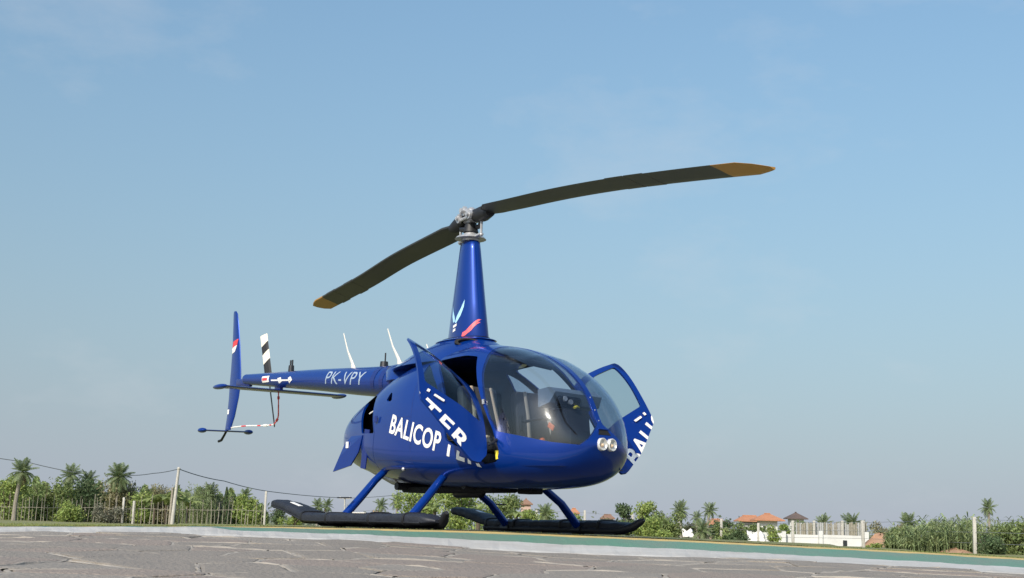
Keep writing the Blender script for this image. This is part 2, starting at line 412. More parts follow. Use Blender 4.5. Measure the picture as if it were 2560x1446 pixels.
for (x, y, poly) in stones:
    cx = sum(p[0] for p in poly)/len(poly); cy = sum(p[1] for p in poly)/len(poly)
    # uneven outline
    pts = []
    for i in range(len(poly)):
        a, b = poly[i], poly[(i+1) % len(poly)]
        L = math.hypot(b[0]-a[0], b[1]-a[1])
        if L < .03: continue
        pts.append(a)
        if L > .25: pts.append(((a[0]+b[0])/2+rs.uniform(-.012, .012), (a[1]+b[1])/2+rs.uniform(-.012, .012)))
    if len(pts) < 3: continue
    tx, ty = rs.uniform(-.010, .010), rs.uniform(-.016, .016); up = rs.uniform(-.002, .004)
    def top(p, sc, dz):
        X = cx+(p[0]-cx)*sc; Dd = cy+(p[1]-cy)*sc; g = gp(X, Dd); z = pav_z(g)
        if z is None: return None
        return Vector((g.x, g.y, z+dz+tx*(X-cx)+ty*(Dd-cy)))
    outer = [top(p, .955, -.01) for p in pts]; t1 = [top(p, .945, .009+up) for p in pts]; t2 = [top(p, .86, .013+up) for p in pts]
    if any(v is None for v in outer+t1+t2): continue
    single = cnt < 298
    bm = bmesh.new() if single else rest
    A = [bm.verts.new(v) for v in outer]; B = [bm.verts.new(v) for v in t1]; Cc = [bm.verts.new(v) for v in t2]; n = len(A)
    for k in range(n):
        bm.faces.new((A[k], A[(k+1) % n], B[(k+1) % n], B[k])); bm.faces.new((B[k], B[(k+1) % n], Cc[(k+1) % n], Cc[k]))
    bm.faces.new(Cc); cnt += 1
    if single: obj('stone', bm, rs.choice([MT['stone'][0]]*3+[MT['stone'][1]]*2+[MT['stone'][2]]*2+[MT['stone'][3]]), paving)
    # pointing along the edges
    for i in range(len(poly)):
        a, b = poly[i], poly[(i+1) % len(poly)]
        key = tuple(sorted(((round(a[0], 3), round(a[1], 3)), (round(b[0], 3), round(b[1], 3)))))
        if key in done or rs.random() < .16: continue
        done.add(key)
        L = math.hypot(b[0]-a[0], b[1]-a[1])
        if L < .06: continue
        nx, ny = -(b[1]-a[1])/L, (b[0]-a[0])/L
        steps = max(2, int(L/.09)); prev = None; w0 = rs.uniform(.012, .028); h0 = rs.uniform(.005, .014)
        for s in range(steps+1):
            t = s/steps; X = a[0]+(b[0]-a[0])*t; Dd = a[1]+(b[1]-a[1])*t
            off = rs.uniform(-.008, .008); X += nx*off; Dd += ny*off
            w = w0*rs.uniform(.55, 1.4); h = h0*rs.uniform(.35, 1.25) if 0 < s < steps else h0*.7
            q = []
            for k, hh in ((-1, .003), (-.45, h), (.45, h), (1, .003)):
                g = gp(X+nx*w*k, Dd+ny*w*k); z = pav_z(g)
                if z is None: q = None; break
                q.append(jbm.verts.new((g.x, g.y, z+hh+.004)))
            if q and prev:
                for k in range(3): jbm.faces.new((prev[k], prev[k+1], q[k+1], q[k]))
            prev = q
j = obj('mortar_joints', jbm, MT['mortar'], paving); j['kind'] = 'stuff'
if rest.verts: r_ = obj('stone_remainder', rest, MT['stone'][0], paving); r_['kind'] = 'stuff'
else: rest.free()

# ================================================================== THE HELICOPTER
heli = thing('helicopter', 'dark blue light helicopter with open doors parked on the green pad', 'helicopter')
def itp(tab, x, k):
    xs = [t[0] for t in tab]; ys = [t[k] for t in tab]; n = len(xs)
    if x <= xs[0]: return ys[0]
    if x >= xs[-1]: return ys[-1]
    d = [(ys[i+1]-ys[i])/(xs[i+1]-xs[i]) for i in range(n-1)]
    m = [d[0]]+[0 if d[i-1]*d[i] <= 0 else 2*d[i-1]*d[i]/(d[i-1]+d[i]) for i in range(1, n-1)]+[d[-1]]
    i = max(j for j in range(n-1) if xs[j] <= x); h = xs[i+1]-xs[i]; t = (x-xs[i])/h
    return (2*t**3-3*t*t+1)*ys[i]+(t**3-2*t*t+t)*h*m[i]+(-2*t**3+3*t*t)*ys[i+1]+(t**3-t*t)*h*m[i+1]
#        x     z low z top half width z wide  n up n low
BODY = [(-2.02, .80, 1.08, .20, .98, 2.2, 2.2), (-1.93, .72, 1.20, .30, .98, 2.3, 2.2), (-1.6, .62, 1.37, .46, .97, 2.4, 2.3),
        (-1.2, .55, 1.52, .56, .95, 2.4, 2.5), (-.7, .485, 1.70, .655, .90, 2.5, 2.7), (-.1, .440, 1.835, .71, .85, 2.6, 2.9),
        (.5, .42, 1.87, .725, .82, 2.6, 3.0), (1.0, .415, 1.80, .715, .80, 2.5, 3.0), (1.4, .42, 1.685, .675, .80, 2.5, 2.9)]
NOSE = [(1.4, .42, 1.685), (1.6, .43, 1.585), (1.75, .445, 1.49), (1.9, .475, 1.36), (2.0, .51, 1.235), (2.1, .575, 1.05), (2.18, .67, .93), (2.23, .80, .82)]
XN = 2.23
def sect(x):
    if x <= 1.4: return [itp(BODY, x, k) for k in range(1, 7)]
    zb = itp(NOSE, x, 1); zt = itp(NOSE, x, 2); t = (x-1.4)/(XN-1.4); s = (x-.6)/(XN-.6)
    W = .725*(max(0, 1-s**2.9))**(1/2.35)
    return [zb, zt, W, min(max(.80, zb+.005), zt-.005), 2.5+.15*t, 2.9-.7*t]
def bpt(x, a):
    zb, zt, W, zc, nu, nl = sect(x); c, s = math.cos(a), math.sin(a); n = nu if s >= 0 else nl
    return Vector((x, W*math.copysign(abs(c)**(2/n), c), zc+((zt-zc) if s >= 0 else (zc-zb))*math.copysign(abs(s)**(2/n), s)))
NA = 112
XS = [-2.02]+list(np.linspace(-1.93, 1.4, 62))+list(1.4+(XN-1.4)*np.sin(np.linspace(0, math.pi/2, 36))[1:-1])
def ang(k):   # even spacing along the superellipse
    a = 2*math.pi*k/NA
    return a
ring = []
for x in XS: ring.append([bpt(x, ang(k)) for k in range(NA)])
V = [p for r in ring for p in r]; V.append(Vector((-2.04, 0, .95))); V.append(Vector((XN, 0, .81)))
F = []
for i in range(len(XS)-1):
    for k in range(NA): F.append((i*NA+k, (i+1)*NA+k, (i+1)*NA+(k+1) % NA, i*NA+(k+1) % NA))
for k in range(NA):
    F.append((len(V)-2, k, (k+1) % NA)); b = (len(XS)-1)*NA; F.append((len(V)-1, b+(k+1) % NA, b+k))
ref = bpy.data.meshes.new('ref'); ref.from_pydata(V, [], F); ref.update()
# make sure that normals point outward
if ref.polygons[60*NA//2].normal.dot(Vector(ref.polygons[60*NA//2].center)-Vector((0, 0, .9))) < 0: F = [f[::-1] for f in F]; bpy.data.meshes.remove(ref); ref = bpy.data.meshes.new('ref'); ref.from_pydata(V, [], F); ref.update()
VN = [Vector(v.normal) for v in ref.vertices]
REF = BVHTree.FromPolygons(V, F)
def refn(p):
    loc, nn, idx, dist = REF.find_nearest(p)
    f = F[idx]; w = [1/(1e-5+(V[i]-loc).length) for i in f]; n = Vector((0, 0, 0))
    for i, ww in zip(f, w): n += VN[i]*ww
    return n.normalized()
def shell_mesh(t_out, t_in):
    N = len(V); vs = [p+n*t_out for p, n in zip(V, VN)]+[p-n*t_in for p, n in zip(V, VN)]
    me = bpy.data.meshes.new('shell'); me.from_pydata(vs, [], F+[tuple(i+N for i in f[::-1]) for f in F]); me.update(); return me
def prism(poly, lo, hi, axis='y'):
    """closed prism over an outline; axis y: outline in (x, z); axis x: outline in (y, z)"""
    bm = bmesh.new()
    mk = (lambda p, v: (p[0], v, p[1])) if axis == 'y' else (lambda p, v: (v, p[0], p[1]))
    A = [bm.verts.new(mk(p, lo)) for p in poly]; B = [bm.verts.new(mk(p, hi)) for p in poly]; n = len(A)
    for k in range(n): bm.faces.new((A[k], A[(k+1) % n], B[(k+1) % n], B[k]))
    bm.faces.new(A[::-1]); bm.faces.new(B)
    bmesh.ops.recalc_face_normals(bm, faces=bm.faces[:])
    me = bpy.data.meshes.new('prism'); bm.to_mesh(me); bm.free(); return me
def boolean(me, cutters):
    """cutters: list of (mesh, 'DIFFERENCE'|'INTERSECT'); returns a new mesh"""
    o = bpy.data.objects.new('tmp', me); COL.objects.link(o); tmp = []
    for cm, op in cutters:
        c = bpy.data.objects.new('tmpc', cm); COL.objects.link(c); tmp.append(c)
        md = o.modifiers.new('b', 'BOOLEAN'); md.operation = op; md.object = c; md.solver = 'EXACT'; md.use_self = False
    bpy.context.view_layer.update()
    dg = bpy.context.evaluated_depsgraph_get(); out = bpy.data.meshes.new_from_object(o.evaluated_get(dg))
    bpy.data.objects.remove(o)
    for c in tmp: bpy.data.objects.remove(c)
    return out
def finish(me, mo, mi, me_=None):
    """smooth analytic normals on the skin, crisp cut edges; outer / inner / rim materials"""
    me.materials.clear(); me.materials.append(mo); me.materials.append(mi); me.materials.append(me_ or mo)
    cn = [None]*len(me.loops); vn = {}
    for p in me.polygons:
        n0 = refn(p.center); d = n0.dot(p.normal); p.use_smooth = True
        p.material_index = 0 if d > .6 else (1 if d < -.6 else 2)
        for li in p.loop_indices:
            vi = me.loops[li].vertex_index
            if vi not in vn: vn[vi] = refn(me.vertices[vi].co)
            cn[li] = vn[vi] if d > .6 else (-vn[vi] if d < -.6 else p.normal.copy())
    me.normals_split_custom_set([tuple(n) for n in cn]); return me

OPEN = rnd([(.22, 1.69), (.45, 1.705), (.66, 1.712), (.83, 1.69), (.90, 1.61), (1.007, 1.478), (1.166, 1.259), (1.42, .90), (1.50, .735), (1.455, .637), (1.26, .615), (1.20, .67), (1.043, .752), (.823, .815), (.705, .865), (.68, .99), (.605, 1.315), (.48, 1.475)], 2, .12)
DOOR = rnd([(.315, 1.642), (.487, 1.688), (.67, 1.719), (.825, 1.711), (.925, 1.685), (1.044, 1.596), (1.117, 1.5), (1.233, 1.286), (1.41, .894), (1.455, .753), (1.425, .645), (1.347, .618), (1.067, .688), (.842, .786), (.655, .868), (.518, 1.203)], 2, .10)
DWIN = rnd([(.405, 1.603), (.642, 1.640), (.827, 1.632), (.93, 1.575), (1.024, 1.475), (1.135, 1.33), (1.295, 1.068), (1.032, 1.092), (.64, 1.080), (.535, 1.30)], 2, .06)
RWIN = rnd([(.06, 1.672), (.20, 1.60), (.42, 1.425), (.50, 1.34), (.20, 1.335), (.07, 1.50)], 2, .12)
WS = [(.905, 1.745), (1.0, 1.617), (1.058, 1.508), (1.15, 1.361), (1.226, 1.221), (1.351, 1.026), (1.455, .917), (1.73, .867), (2.0, .812), (2.4, .765), (2.4, 2.2), (.87, 2.2), (.88, 1.79)]
WF = lambda s: [(s*.028, 2.3), (s*.028, 1.00), (s*.05, .975), (s*.185, .855), (s*.27, .79), (s*.9, .70), (s*.9, 2.3)]
VENT = rnd([(-1.065, 1.00), (-.715, .985), (-.905, 1.395), (-.99, 1.42), (-1.25, 1.355)], 1, .05)
INLET = rnd([(-.55, 1.315), (-.40, 1.305), (-.455, 1.405), (-.50, 1.40)], 1)
sh = shell_mesh(0, .022)
wsp = {}
for s in (-1, 1):
    wsp[s] = boolean(prism(WS, min(s*.02, s*1.2), max(s*.02, s*1.2)), [(prism(WF(s), .8, 2.5, 'x'), 'INTERSECT')])
def side(poly, s, a=.25, b=1.3): return prism(poly, min(s*a, s*b), max(s*a, s*b))
front = prism([(-.755, -.1), (3, -.1), (3, 3), (-1.70, 3), (-.89, 1.37), (-.70, 1.0), (-.735, .6)], -2, 2); back = prism([(-3, -.1), (-.763, -.1), (-.743, .6), (-.708, 1.0), (-.898, 1.37), (-1.708, 3), (-3, 3)], -2, 2)
cuts = [(front, 'INTERSECT')]
for s in (-1, 1):
    cuts += [(side(OPEN, s), 'DIFFERENCE'), (side(RWIN, s), 'DIFFERENCE'), (wsp[s].copy(), 'DIFFERENCE'), (side(INLET, s), 'DIFFERENCE')]
fus = link('fuselage', finish(boolean(sh.copy(), cuts), MT['blue'], MT['lining']), None, heli)
cow = link('engine_cowling', finish(boolean(sh.copy(), [(back, 'INTERSECT'), (side(VENT, -1), 'DIFFERENCE'), (side(VENT, 1), 'DIFFERENCE')]), MT['blue'], MT['lining']), None, heli)
gs = shell_mesh(-.003, .010)
for s in (-1, 1):
    link('windscreen', finish(boolean(gs.copy(), [(wsp[s].copy(), 'INTERSECT')]), MT['glass'], MT['glass']), None, fus)
    link('rear_window', finish(boolean(gs.copy(), [(side(RWIN, s), 'INTERSECT')]), MT['glass'], MT['glass']), None, fus)
# doors, cut from the same skin and swung open
DTR = {-1: ((-.828, .087, 1.272), (.715, -2.387, .526)), 1: ((.807, -.014, -1.522), (1.157, 2.445, .473))}
def rodr(v, t):
    v = Vector(v); return Matrix.Translation(t) @ Matrix.Rotation(v.length, 4, v.normalized())
doors = {}
for s in (-1, 1):
    d = link('door', finish(boolean(sh.copy(), [(side(DOOR, s), 'INTERSECT'), (side(DWIN, s), 'DIFFERENCE')]), MT['blue'], MT['dblue']), None, heli)
    d.matrix_local = rodr(*DTR[s]); doors[s] = d
    link('door_window', finish(boolean(gs.copy(), [(side(DWIN, s), 'INTERSECT')]), MT['clear'], MT['clear']), None, d)

# lettering that follows the skin
def text_mesh(txt, bold=.02, spacing=1.0):
    cu = bpy.data.curves.new('t', 'FONT'); cu.body = txt; cu.size = 1; cu.offset = bold; cu.space_character = spacing; cu.resolution_u = 4
    o = bpy.data.objects.new('t', cu); COL.objects.link(o); bpy.context.view_layer.update()
    me = bpy.data.meshes.new_from_object(o.evaluated_get(bpy.context.evaluated_depsgraph_get())); bpy.data.objects.remove(o)
    xs = [v.co.x for v in me.vertices]; ys = [v.co.y for v in me.vertices]
    return me, min(xs), max(xs), min(ys), max(ys)
def grid_cut(bm, poly=None, step=.06):
    xs = [v.co.x for v in bm.verts]; zs = [v.co.z for v in bm.verts]
    def bi(co, no):
        bmesh.ops.bisect_plane(bm, geom=bm.verts[:]+bm.edges[:]+bm.faces[:], dist=1e-6, plane_co=co, plane_no=no)
    x = min(xs)
    while x < max(xs): bi((x, 0, 0), (1, 0, 0)); x += step
    z = min(zs)
    while z < max(zs): bi((0, 0, z), (0, 0, 1)); z += step
    if poly:
        for i in range(len(poly)):
            a, b = poly[i], poly[(i+1) % len(poly)]; bi((a[0], 0, a[1]), (-(b[1]-a[1]), 0, b[0]-a[0]))
def skin_text(txt, p0, p1, height, s, bold=.02, spacing=1.0, shear=0):
    """text from p0 to p1 in (x, z) on side s; returns bmesh in the flat (x, z) plane"""
    me, x0, x1, y0, y1 = text_mesh(txt, bold, spacing)
    bm = bmesh.new(); bm.from_mesh(me)
    dx, dz = p1[0]-p0[0], p1[1]-p0[1]; L = math.hypot(dx, dz); ux, uz = dx/L, dz/L; vx, vz = (-uz, ux) if ux > 0 else (uz, -ux)
    for v in bm.verts:
        a = (v.co.x-x0)/(x1-x0)*L; b = (v.co.y-y0)/(y1-y0)*height
        v.co = Vector((p0[0]+ux*a+vx*b, 0, p0[1]+uz*a+vz*b))
    return bm
def drop_on(bm, s, off=.0035):
    dead = []
    for v in bm.verts:
        h = REF.ray_cast(Vector((v.co.x, s*2, v.co.z)), Vector((0, -s, 0)))
        if h[0] is None: dead.append(v)
        else: v.co = h[0]+refn(h[0])*off
    if dead: bmesh.ops.delete(bm, geom=dead, context='VERTS')
def islands(name, bm, m, parent):
    bm.verts.ensure_lookup_table(); seen = set(); out = []
    for f0 in bm.faces:
        if f0.index in seen: continue
        st_ = [f0]; seen.add(f0.index); grp = []
        while st_:
            f = st_.pop(); grp.append(f)
            for v in f.verts:
                for g in v.link_faces:
                    if g.index not in seen: seen.add(g.index); st_.append(g)
        vm = {}; vs_ = []; fs_ = []
        for f in grp:
            fs_.append([])
            for v in f.verts:
                if v not in vm: vm[v] = len(vs_); vs_.append(v.co.copy())
                fs_[-1].append(vm[v])
        out.append((vs_, fs_))
    bm.free()
    for vs_, fs_ in out: pyobj(name, vs_, fs_, m, parent)
for s in (-1, 1):
    a, b = (-.348, .97), (1.225, .590)
    bp_ = lambda x: (x, a[1]+(b[1]-a[1])*(x-a[0])/(b[0]-a[0]))
    if s < 0: bm = skin_text('BALICOP', a, bp_(.612), .200, s, .024, 1.06); b_2 = skin_text('TER', bp_(.675), b, .200, s, .026, 1.2)
    else: bm = skin_text('BALI', b, bp_(.70), .200, s, .024, 1.06); b_2 = skin_text('COPTER', bp_(.665), a, .200, s, .024, 1.06)
    me_ = bpy.data.meshes.new('t'); b_2.to_mesh(me_); b_2.free(); bm.from_mesh(me_)
    grid_cut(bm, DOOR)
    for nm, par, keepf in (('lettering', fus, lambda c: not inpoly(c, DOOR) and not inpoly(c, OPEN)), ('lettering', doors[s], lambda c: inpoly(c, DOOR))):
        b2 = bm.copy(); bmesh.ops.delete(b2, geom=[f for f in b2.faces if not keepf((f.calc_center_median().x, f.calc_center_median().z))], context='FACES')
        b2.faces.index_update(); drop_on(b2, s); b2.faces.index_update(); islands('letter', b2, MT['white'], par)
    bm.free()
    # two small placards under the window on each door
    for (cx, cz, w, h) in ((.70, .99, .028, .035), (.82, .985, .11, .026)):
        b3 = bmesh.new(); add_box(b3, (cx, s*.733, cz), (w, .004, h), None, .006); obj('placard', b3, MT['white'], doors[s])

# dark firewall and floor inside, engine bay filling behind the vents
bm = bmesh.new()
inner = [bpt(-.62, 2*math.pi*k/48) for k in range(48)]; c0 = Vector((-.62, 0, 1.0))
A = [bm.verts.new(c0+(p-c0)*.955) for p in inner]; bm.faces.new(A); obj('firewall', bm, MT['lining'], heli)
bm = bmesh.new(); n = 20
L = []
for i in range(n):
    x = -.6+i*(2.05+.6)/(n-1); W = sect(x)[2]-.05; L.append((x, max(.05, W)))
vv = [bm.verts.new((x, -w, .60)) for x, w in L]; v2 = [bm.verts.new((x, w, .60)) for x, w in L]
for i in range(n-1): bm.faces.new((vv[i], vv[i+1], v2[i+1], v2[i]))
obj('cabin_floor', bm, MT['carpet'], heli)
bm = bmesh.new(); add_box(bm, (-1.15, 0, 1.02), (.7, .62, .62), None, .08); add_tube(bm, [(-1.0, -.34, 1.12), (-.85, -.43, 1.16), (-.8, -.40, 1.25)], .03, 8); add_tube(bm, [(-1.0, .34, 1.12), (-.85, .43, 1.16), (-.8, .40, 1.25)], .03, 8)
obj('engine', bm, MT['pit'], heli, True)
bm = bmesh.new(); add_tube(bm, [(-.82, -.55, 1.20), (-.90, -.555, 1.235), (-1.0, -.54, 1.215)], .008, 6); obj('vent_bracket', bm, MT['white'], cow, True)
# access flap hanging at the rear, pale heat shield below
bm = bmesh.new()
P_ = [(-1.30, -.575, .98), (-1.02, -.605, .98), (-1.10, -.60, .80), (-1.25, -.60, .66), (-1.62, -.60, .60), (-1.50, -.60, .76), (-1.42, -.585, .9)]
v1 = [bm.verts.new(p) for p in P_]; v2 = [bm.verts.new((p[0], p[1]+.014, p[2])) for p in P_]
bm.faces.new(v1); bm.faces.new(v2[::-1])
for k in range(len(P_)): bm.faces.new((v1[k], v1[(k+1) % len(P_)], v2[(k+1) % len(P_)], v2[k]))
obj('cowl_flap', bm, MT['blue'], cow)
bm = bmesh.new(); add_box(bm, (-.955, -.60, .83), (.10, .015, .42), Matrix.Rotation(.12, 3, 'Y'), .004); obj('seam_panel', bm, MT['dblue'], cow)
bm = bmesh.new(); add_box(bm, (-1.33, -.605, .885), (.05, .01, .07), None, .003); obj('placard', bm, MT['white'], cow)
bm = bmesh.new(); add_box(bm, (-.655, -.672, 1.13), (.05, .012, .07), None, .004); obj('latch', bm, MT['dblue'], fus)
# panel seams on the flank: fine recessed-looking dark strips that follow the skin
def seam(pts, w=.008, m='dblue', off=.0012):
    bm = bmesh.new(); prev = None
    for i, (x, z) in enumerate(pts):
        a = pts[max(0, i-1)]; b = pts[min(len(pts)-1, i+1)]; L = math.hypot(b[0]-a[0], b[1]-a[1]); nx, nz = -(b[1]-a[1])/L*w/2, (b[0]-a[0])/L*w/2
        q = []
        for sg in (-1, 1):
            h = REF.ray_cast(Vector((x+nx*sg, -2, z+nz*sg)), Vector((0, 1, 0)))
            q.append(bm.verts.new(h[0]+refn(h[0])*off))
        if prev: bm.faces.new((prev[0], prev[1], q[1], q[0]))
        prev = q
    obj('panel_seam', bm, MT[m], fus)
def ln(a, b, n=14): return [(a[0]+(b[0]-a[0])*i/n, a[1]+(b[1]-a[1])*i/n) for i in range(n+1)]
seam(ln((.02, 1.70), (.10, .70))+ln((.10, .70), (.16, .52)))
seam(ln((-.33, 1.12), (.05, 1.12)))
seam(ln((-.66, .70), (.66, .66)), .008)
bm = bmesh.new(); h = REF.ray_cast(Vector((-.12, -2, .60)), Vector((0, 1, 0)))[0]; bmesh.ops.create_uvsphere(bm, u_segments=10, v_segments=6, radius=.022, matrix=Matrix.Translation(h)); obj('drain_cap', bm, MT['metal'], fus, True)

# nose details: air inlet, centre strip screws, twin landing lights
def nose_at(y, z):
    h = REF.ray_cast(Vector((4, y, z)), Vector((-1, 0, 0))); return h[0], refn(h[0])
bm = bmesh.new(); q = []
for (y, z) in [(-.075, .895), (.075, .895), (.05, .940), (-.05, .940)]:
    p, n_ = nose_at(y, z); q.append(bm.verts.new(p+n_*.004))
bm.faces.new(q); obj('air_inlet', bm, MT['pit'], fus)
bm = bmesh.new(); q = []
for y in (-.06, -.03, 0, .03, .06):
    p, n_ = nose_at(y*1.0, .945); add = p+n_*.010; q.append(add)
add_tube(bm, q, .007, 8); obj('inlet_lip', bm, MT['blue'], fus, True)
for y in (-.057, .057):
    p, n_ = nose_at(y, .808); p = p+n_*.013; rot = n_.to_track_quat('Z', 'Y').to_matrix().to_4x4()
    bm = bmesh.new(); mtx = Matrix.Translation(p) @ rot
    prof = [(.052, -.04), (.052, .004), (.048, .010), (.043, .009), (.036, -.003), (.02, -.011), (.0005, -.013)]
    rings = [[mtx @ Vector((r*math.cos(a), r*1.12*math.sin(a), z)) for a in [2*math.pi*k/24 for k in range(24)]] for r, z in prof]
    loft(bm, rings); lt = obj('landing_light', bm, MT['lens'], fus, True)
    bm = bmesh.new(); bmesh.ops.create_uvsphere(bm, u_segments=12, v_segments=8, radius=.017, matrix=mtx @ Matrix.Translation((0, -.008, -.006))); obj('bulb', bm, MT['bulb'], fus, True)
    bm = bmesh.new(); prof = [(.043, .008), (.03, .012), (.0005, .014)]
    rings = [[mtx @ Vector((r*math.cos(a), r*1.12*math.sin(a), z)) for a in [2*math.pi*k/24 for k in range(24)]] for r, z in prof]
    loft(bm, rings); link_me = obj('lamp_lens', bm, MT['lensglass'], fus, True)
for z in (1.03, 1.13, 1.25):
    p, n_ = nose_at(0, z); bm = bmesh.new(); bmesh.ops.create_uvsphere(bm, u_segments=8, v_segments=5, radius=.006, matrix=Matrix.Translation(p+n_*.001)); obj('screw', bm, MT['metal'], fus, True)
# pillar seals along the windscreen edge
# yellow fire-handle tag at the right sill
bm = bmesh.new(); add_box(bm, (1.455, -.655, .70), (.03, .02, .085), Matrix.Rotation(-.2, 3, 'Y'), .004); obj('yellow_tag', bm, MT['tag_y'], fus)
bm = bmesh.new(); add_box(bm, (1.235, -.672, 1.20), (.022, .02, .05), Matrix.Rotation(-.15, 3, 'Y'), .005); obj('door_latch', bm, MT['metal'], fus)
# door hinge arms
for s in (-1, 1):
    for (x, z) in ((1.44, .84),):
        q = doors[s].matrix_local @ Vector((x-.02, s*.70, z)); a = Vector((x+.02, s*.665, z))
        bm = bmesh.new(); add_tube(bm, [a, (a+q)/2+Vector((.02, 0, 0)), q], .014, 8); obj('hinge', bm, MT['dmetal'], fus, True)

# ---- cabin interior
def seat(cx, cy):
    bm = bmesh.new(); add_box(bm, (cx+.02, cy, .80), (.46, .44, .14), Matrix.Rotation(-.10, 3, 'Y'), .045); st = obj('seat', bm, MT['seat'], heli, True)
    bm = bmesh.new(); add_box(bm, (cx-.27, cy, 1.10), (.12, .44, .62), Matrix.Rotation(-.16, 3, 'Y'), .045); obj('backrest', bm, MT['seat'], st, True)
    bm = bmesh.new(); add_box(bm, (cx, cy, .665), (.40, .40, .13), None, .02); obj('seat_base', bm, MT['lining'], st, True)
    for dy in (-.12, .12):
        bm = bmesh.new(); add_tube(bm, [(cx-.24, cy+dy, 1.40), (cx-.16, cy+dy*1.1, 1.15), (cx-.10, cy+dy*1.3, .92), (cx+.10, cy+dy*1.2, .885)], .022, 6, True, ((1, 0, 0), .35)); obj('belt', bm, MT['belt'], st, True)
for cy in (-.335, .335):
    seat(.98, cy); seat(.10, cy)
ped = thing_p = None
bm = bmesh.new()
loft(bm, [[(1.50, -.13, .60), (1.92, -.13, .60), (1.92, .13, .60), (1.50, .13, .60)], [(1.58, -.12, .95), (1.86, -.12, .95), (1.86, .12, .95), (1.58, .12, .95)], [(1.60, -.15, 1.15), (1.80, -.15, 1.15), (1.80, .15, 1.15), (1.60, .15, 1.15)]])
con = obj('console', bm, MT['lining'], heli)
bm = bmesh.new()
loft(bm, [[(1.575, -.28, 1.16), (1.74, -.28, 1.20), (1.80, -.26, 1.30), (1.71, -.27, 1.345), (1.55, -.27, 1.33)],
          [(1.575, .28, 1.16), (1.80, .28, 1.18), (1.86, .26, 1.28), (1.76, .27, 1.335), (1.55, .27, 1.33)]]); hood = obj('instrument_pod', bm, MT['pod'], con)
bm = bmesh.new(); add_box(bm, (1.545, 0, 1.24), (.03, .5, .15), None, .01); obj('instrument_panel', bm, MT['screen'], con)
bm = bmesh.new(); add_box(bm, (1.795, -.10, 1.215), (.05, .27, .10), Matrix.Rotation(.5, 3, 'Y'), .02); obj('pod_recess', bm, MT['screen'], con, True)
for (y, z, m) in ((-.17, 1.235, 'metal'), (-.10, 1.21, 'metal')):
    bm = bmesh.new(); bmesh.ops.create_cone(bm, cap_ends=True, segments=14, radius1=.028, radius2=.024, depth=.04, matrix=Matrix.Translation((1.82, y, z)) @ Matrix.Rotation(math.pi/2, 4, 'Y')); obj('gauge', bm, MT[m], con, True)
bm = bmesh.new(); add_tube(bm, [(1.80, .02, 1.17), (1.83, -.03, 1.175), (1.84, -.06, 1.16)], .018, 8, True, ((0, 0, 1), .6)); obj('yellow_handle', bm, MT['tag_y'], con, True)
bm = bmesh.new(); add_tube(bm, [(1.72, .03, .62), (1.74, .02, .90), (1.70, 0, 1.12)], .016, 8); add_tube(bm, [(1.45, -.38, 1.02), (1.50, -.20, 1.06), (1.60, 0, 1.07), (1.50, .2, 1.06), (1.45, .38, 1.02)], .014, 8)
add_tube(bm, [(1.45, -.38, .93), (1.45, -.38, 1.08)], .02, 8); add_tube(bm, [(1.45, .38, .93), (1.45, .38, 1.08)], .02, 8); obj('cyclic_stick', bm, MT['black'], con, True)
for y in (-.42, -.28, .28, .42):
    bm = bmesh.new(); add_box(bm, (1.86, y, .72), (.04, .09, .16), Matrix.Rotation(.5, 3, 'Y'), .01); add_tube(bm, [(1.86, y, .62), (1.9, y, .72)], .012, 6); obj('pedal', bm, MT['dmetal'], con, True)
bm = bmesh.new(); add_tube(bm, [(1.30, -.08, .62), (1.38, -.08, .84)], .014, 8); bmesh.ops.create_uvsphere(bm, u_segments=10, v_segments=6, radius=.03, matrix=Matrix.Translation((1.40, -.08, .87))); obj('orange_knob', bm, MT['orange_k'], con, True)
bm = bmesh.new(); add_box(bm, (1.62, -.155, .99), (.09, .01, .05), Matrix.Rotation(.5, 3, 'Y'), .003); obj('red_placard', bm, MT['orange_k'], con)
# roof console / bow between the two windscreens' top, inside
bm = bmesh.new(); add_tube(bm, [(.93, -.40, 1.66), (.90, 0, 1.70), (.93, .40, 1.66)], .035, 8); obj('roof_bow', bm, MT['lining'], heli, True)

# ---- mast fairing and collar
def foil(c, t, n=28):
    out = []
    for k in range(n):
        a = 2*math.pi*k/n; ca = math.cos(a)
        x = c*(.5*ca); th = math.sin(a)*t/2*((1+ca)*.5)**.42 if ca > -1 else 0
        out.append((x, th))
    return out
def stack(levels, n=28):
    rg = []
    for z, cx, c, t in levels: rg.append([Vector((cx+x, y, z)) for x, y in foil(c, t, n)])
    return rg
bm = bmesh.new(); loft(bm, stack([(1.985, -.02, .66, .36), (2.0, -.02, .67, .365), (2.35, -.025, .55, .315), (2.70, -.025, .43, .26), (2.95, -.025, .345, .215), (3.025, -.025, .315, .20), (3.045, -.025, .27, .17)]))
mf = obj('mast_fairing', bm, MT['blue'], heli, True)
bm = bmesh.new()
def oval(cx, a, b, z, n=36, p=2.2): return [Vector((cx+a*math.copysign(abs(math.cos(t))**(2/p), math.cos(t)), b*math.copysign(abs(math.sin(t))**(2/p), math.sin(t)), z)) for t in [2*math.pi*k/n for k in range(n)]]
loft(bm, [oval(-.15, .95, .52, 1.70), oval(-.10, .72, .40, 1.835), oval(-.05, .50, .29, 1.91), oval(-.03, .40, .235, 1.952), oval(-.02, .375, .22, 1.97), oval(-.02, .33, .19, 1.985)])
col = obj('fairing_collar', bm, MT['blue'], heli, True)
bm = bmesh.new(); loft(bm, [oval(-.02, .40, .238, 1.951), oval(-.02, .415, .25, 1.957), oval(-.02, .40, .238, 1.966)]); obj('collar_lip', bm, MT['blue'], col, True)
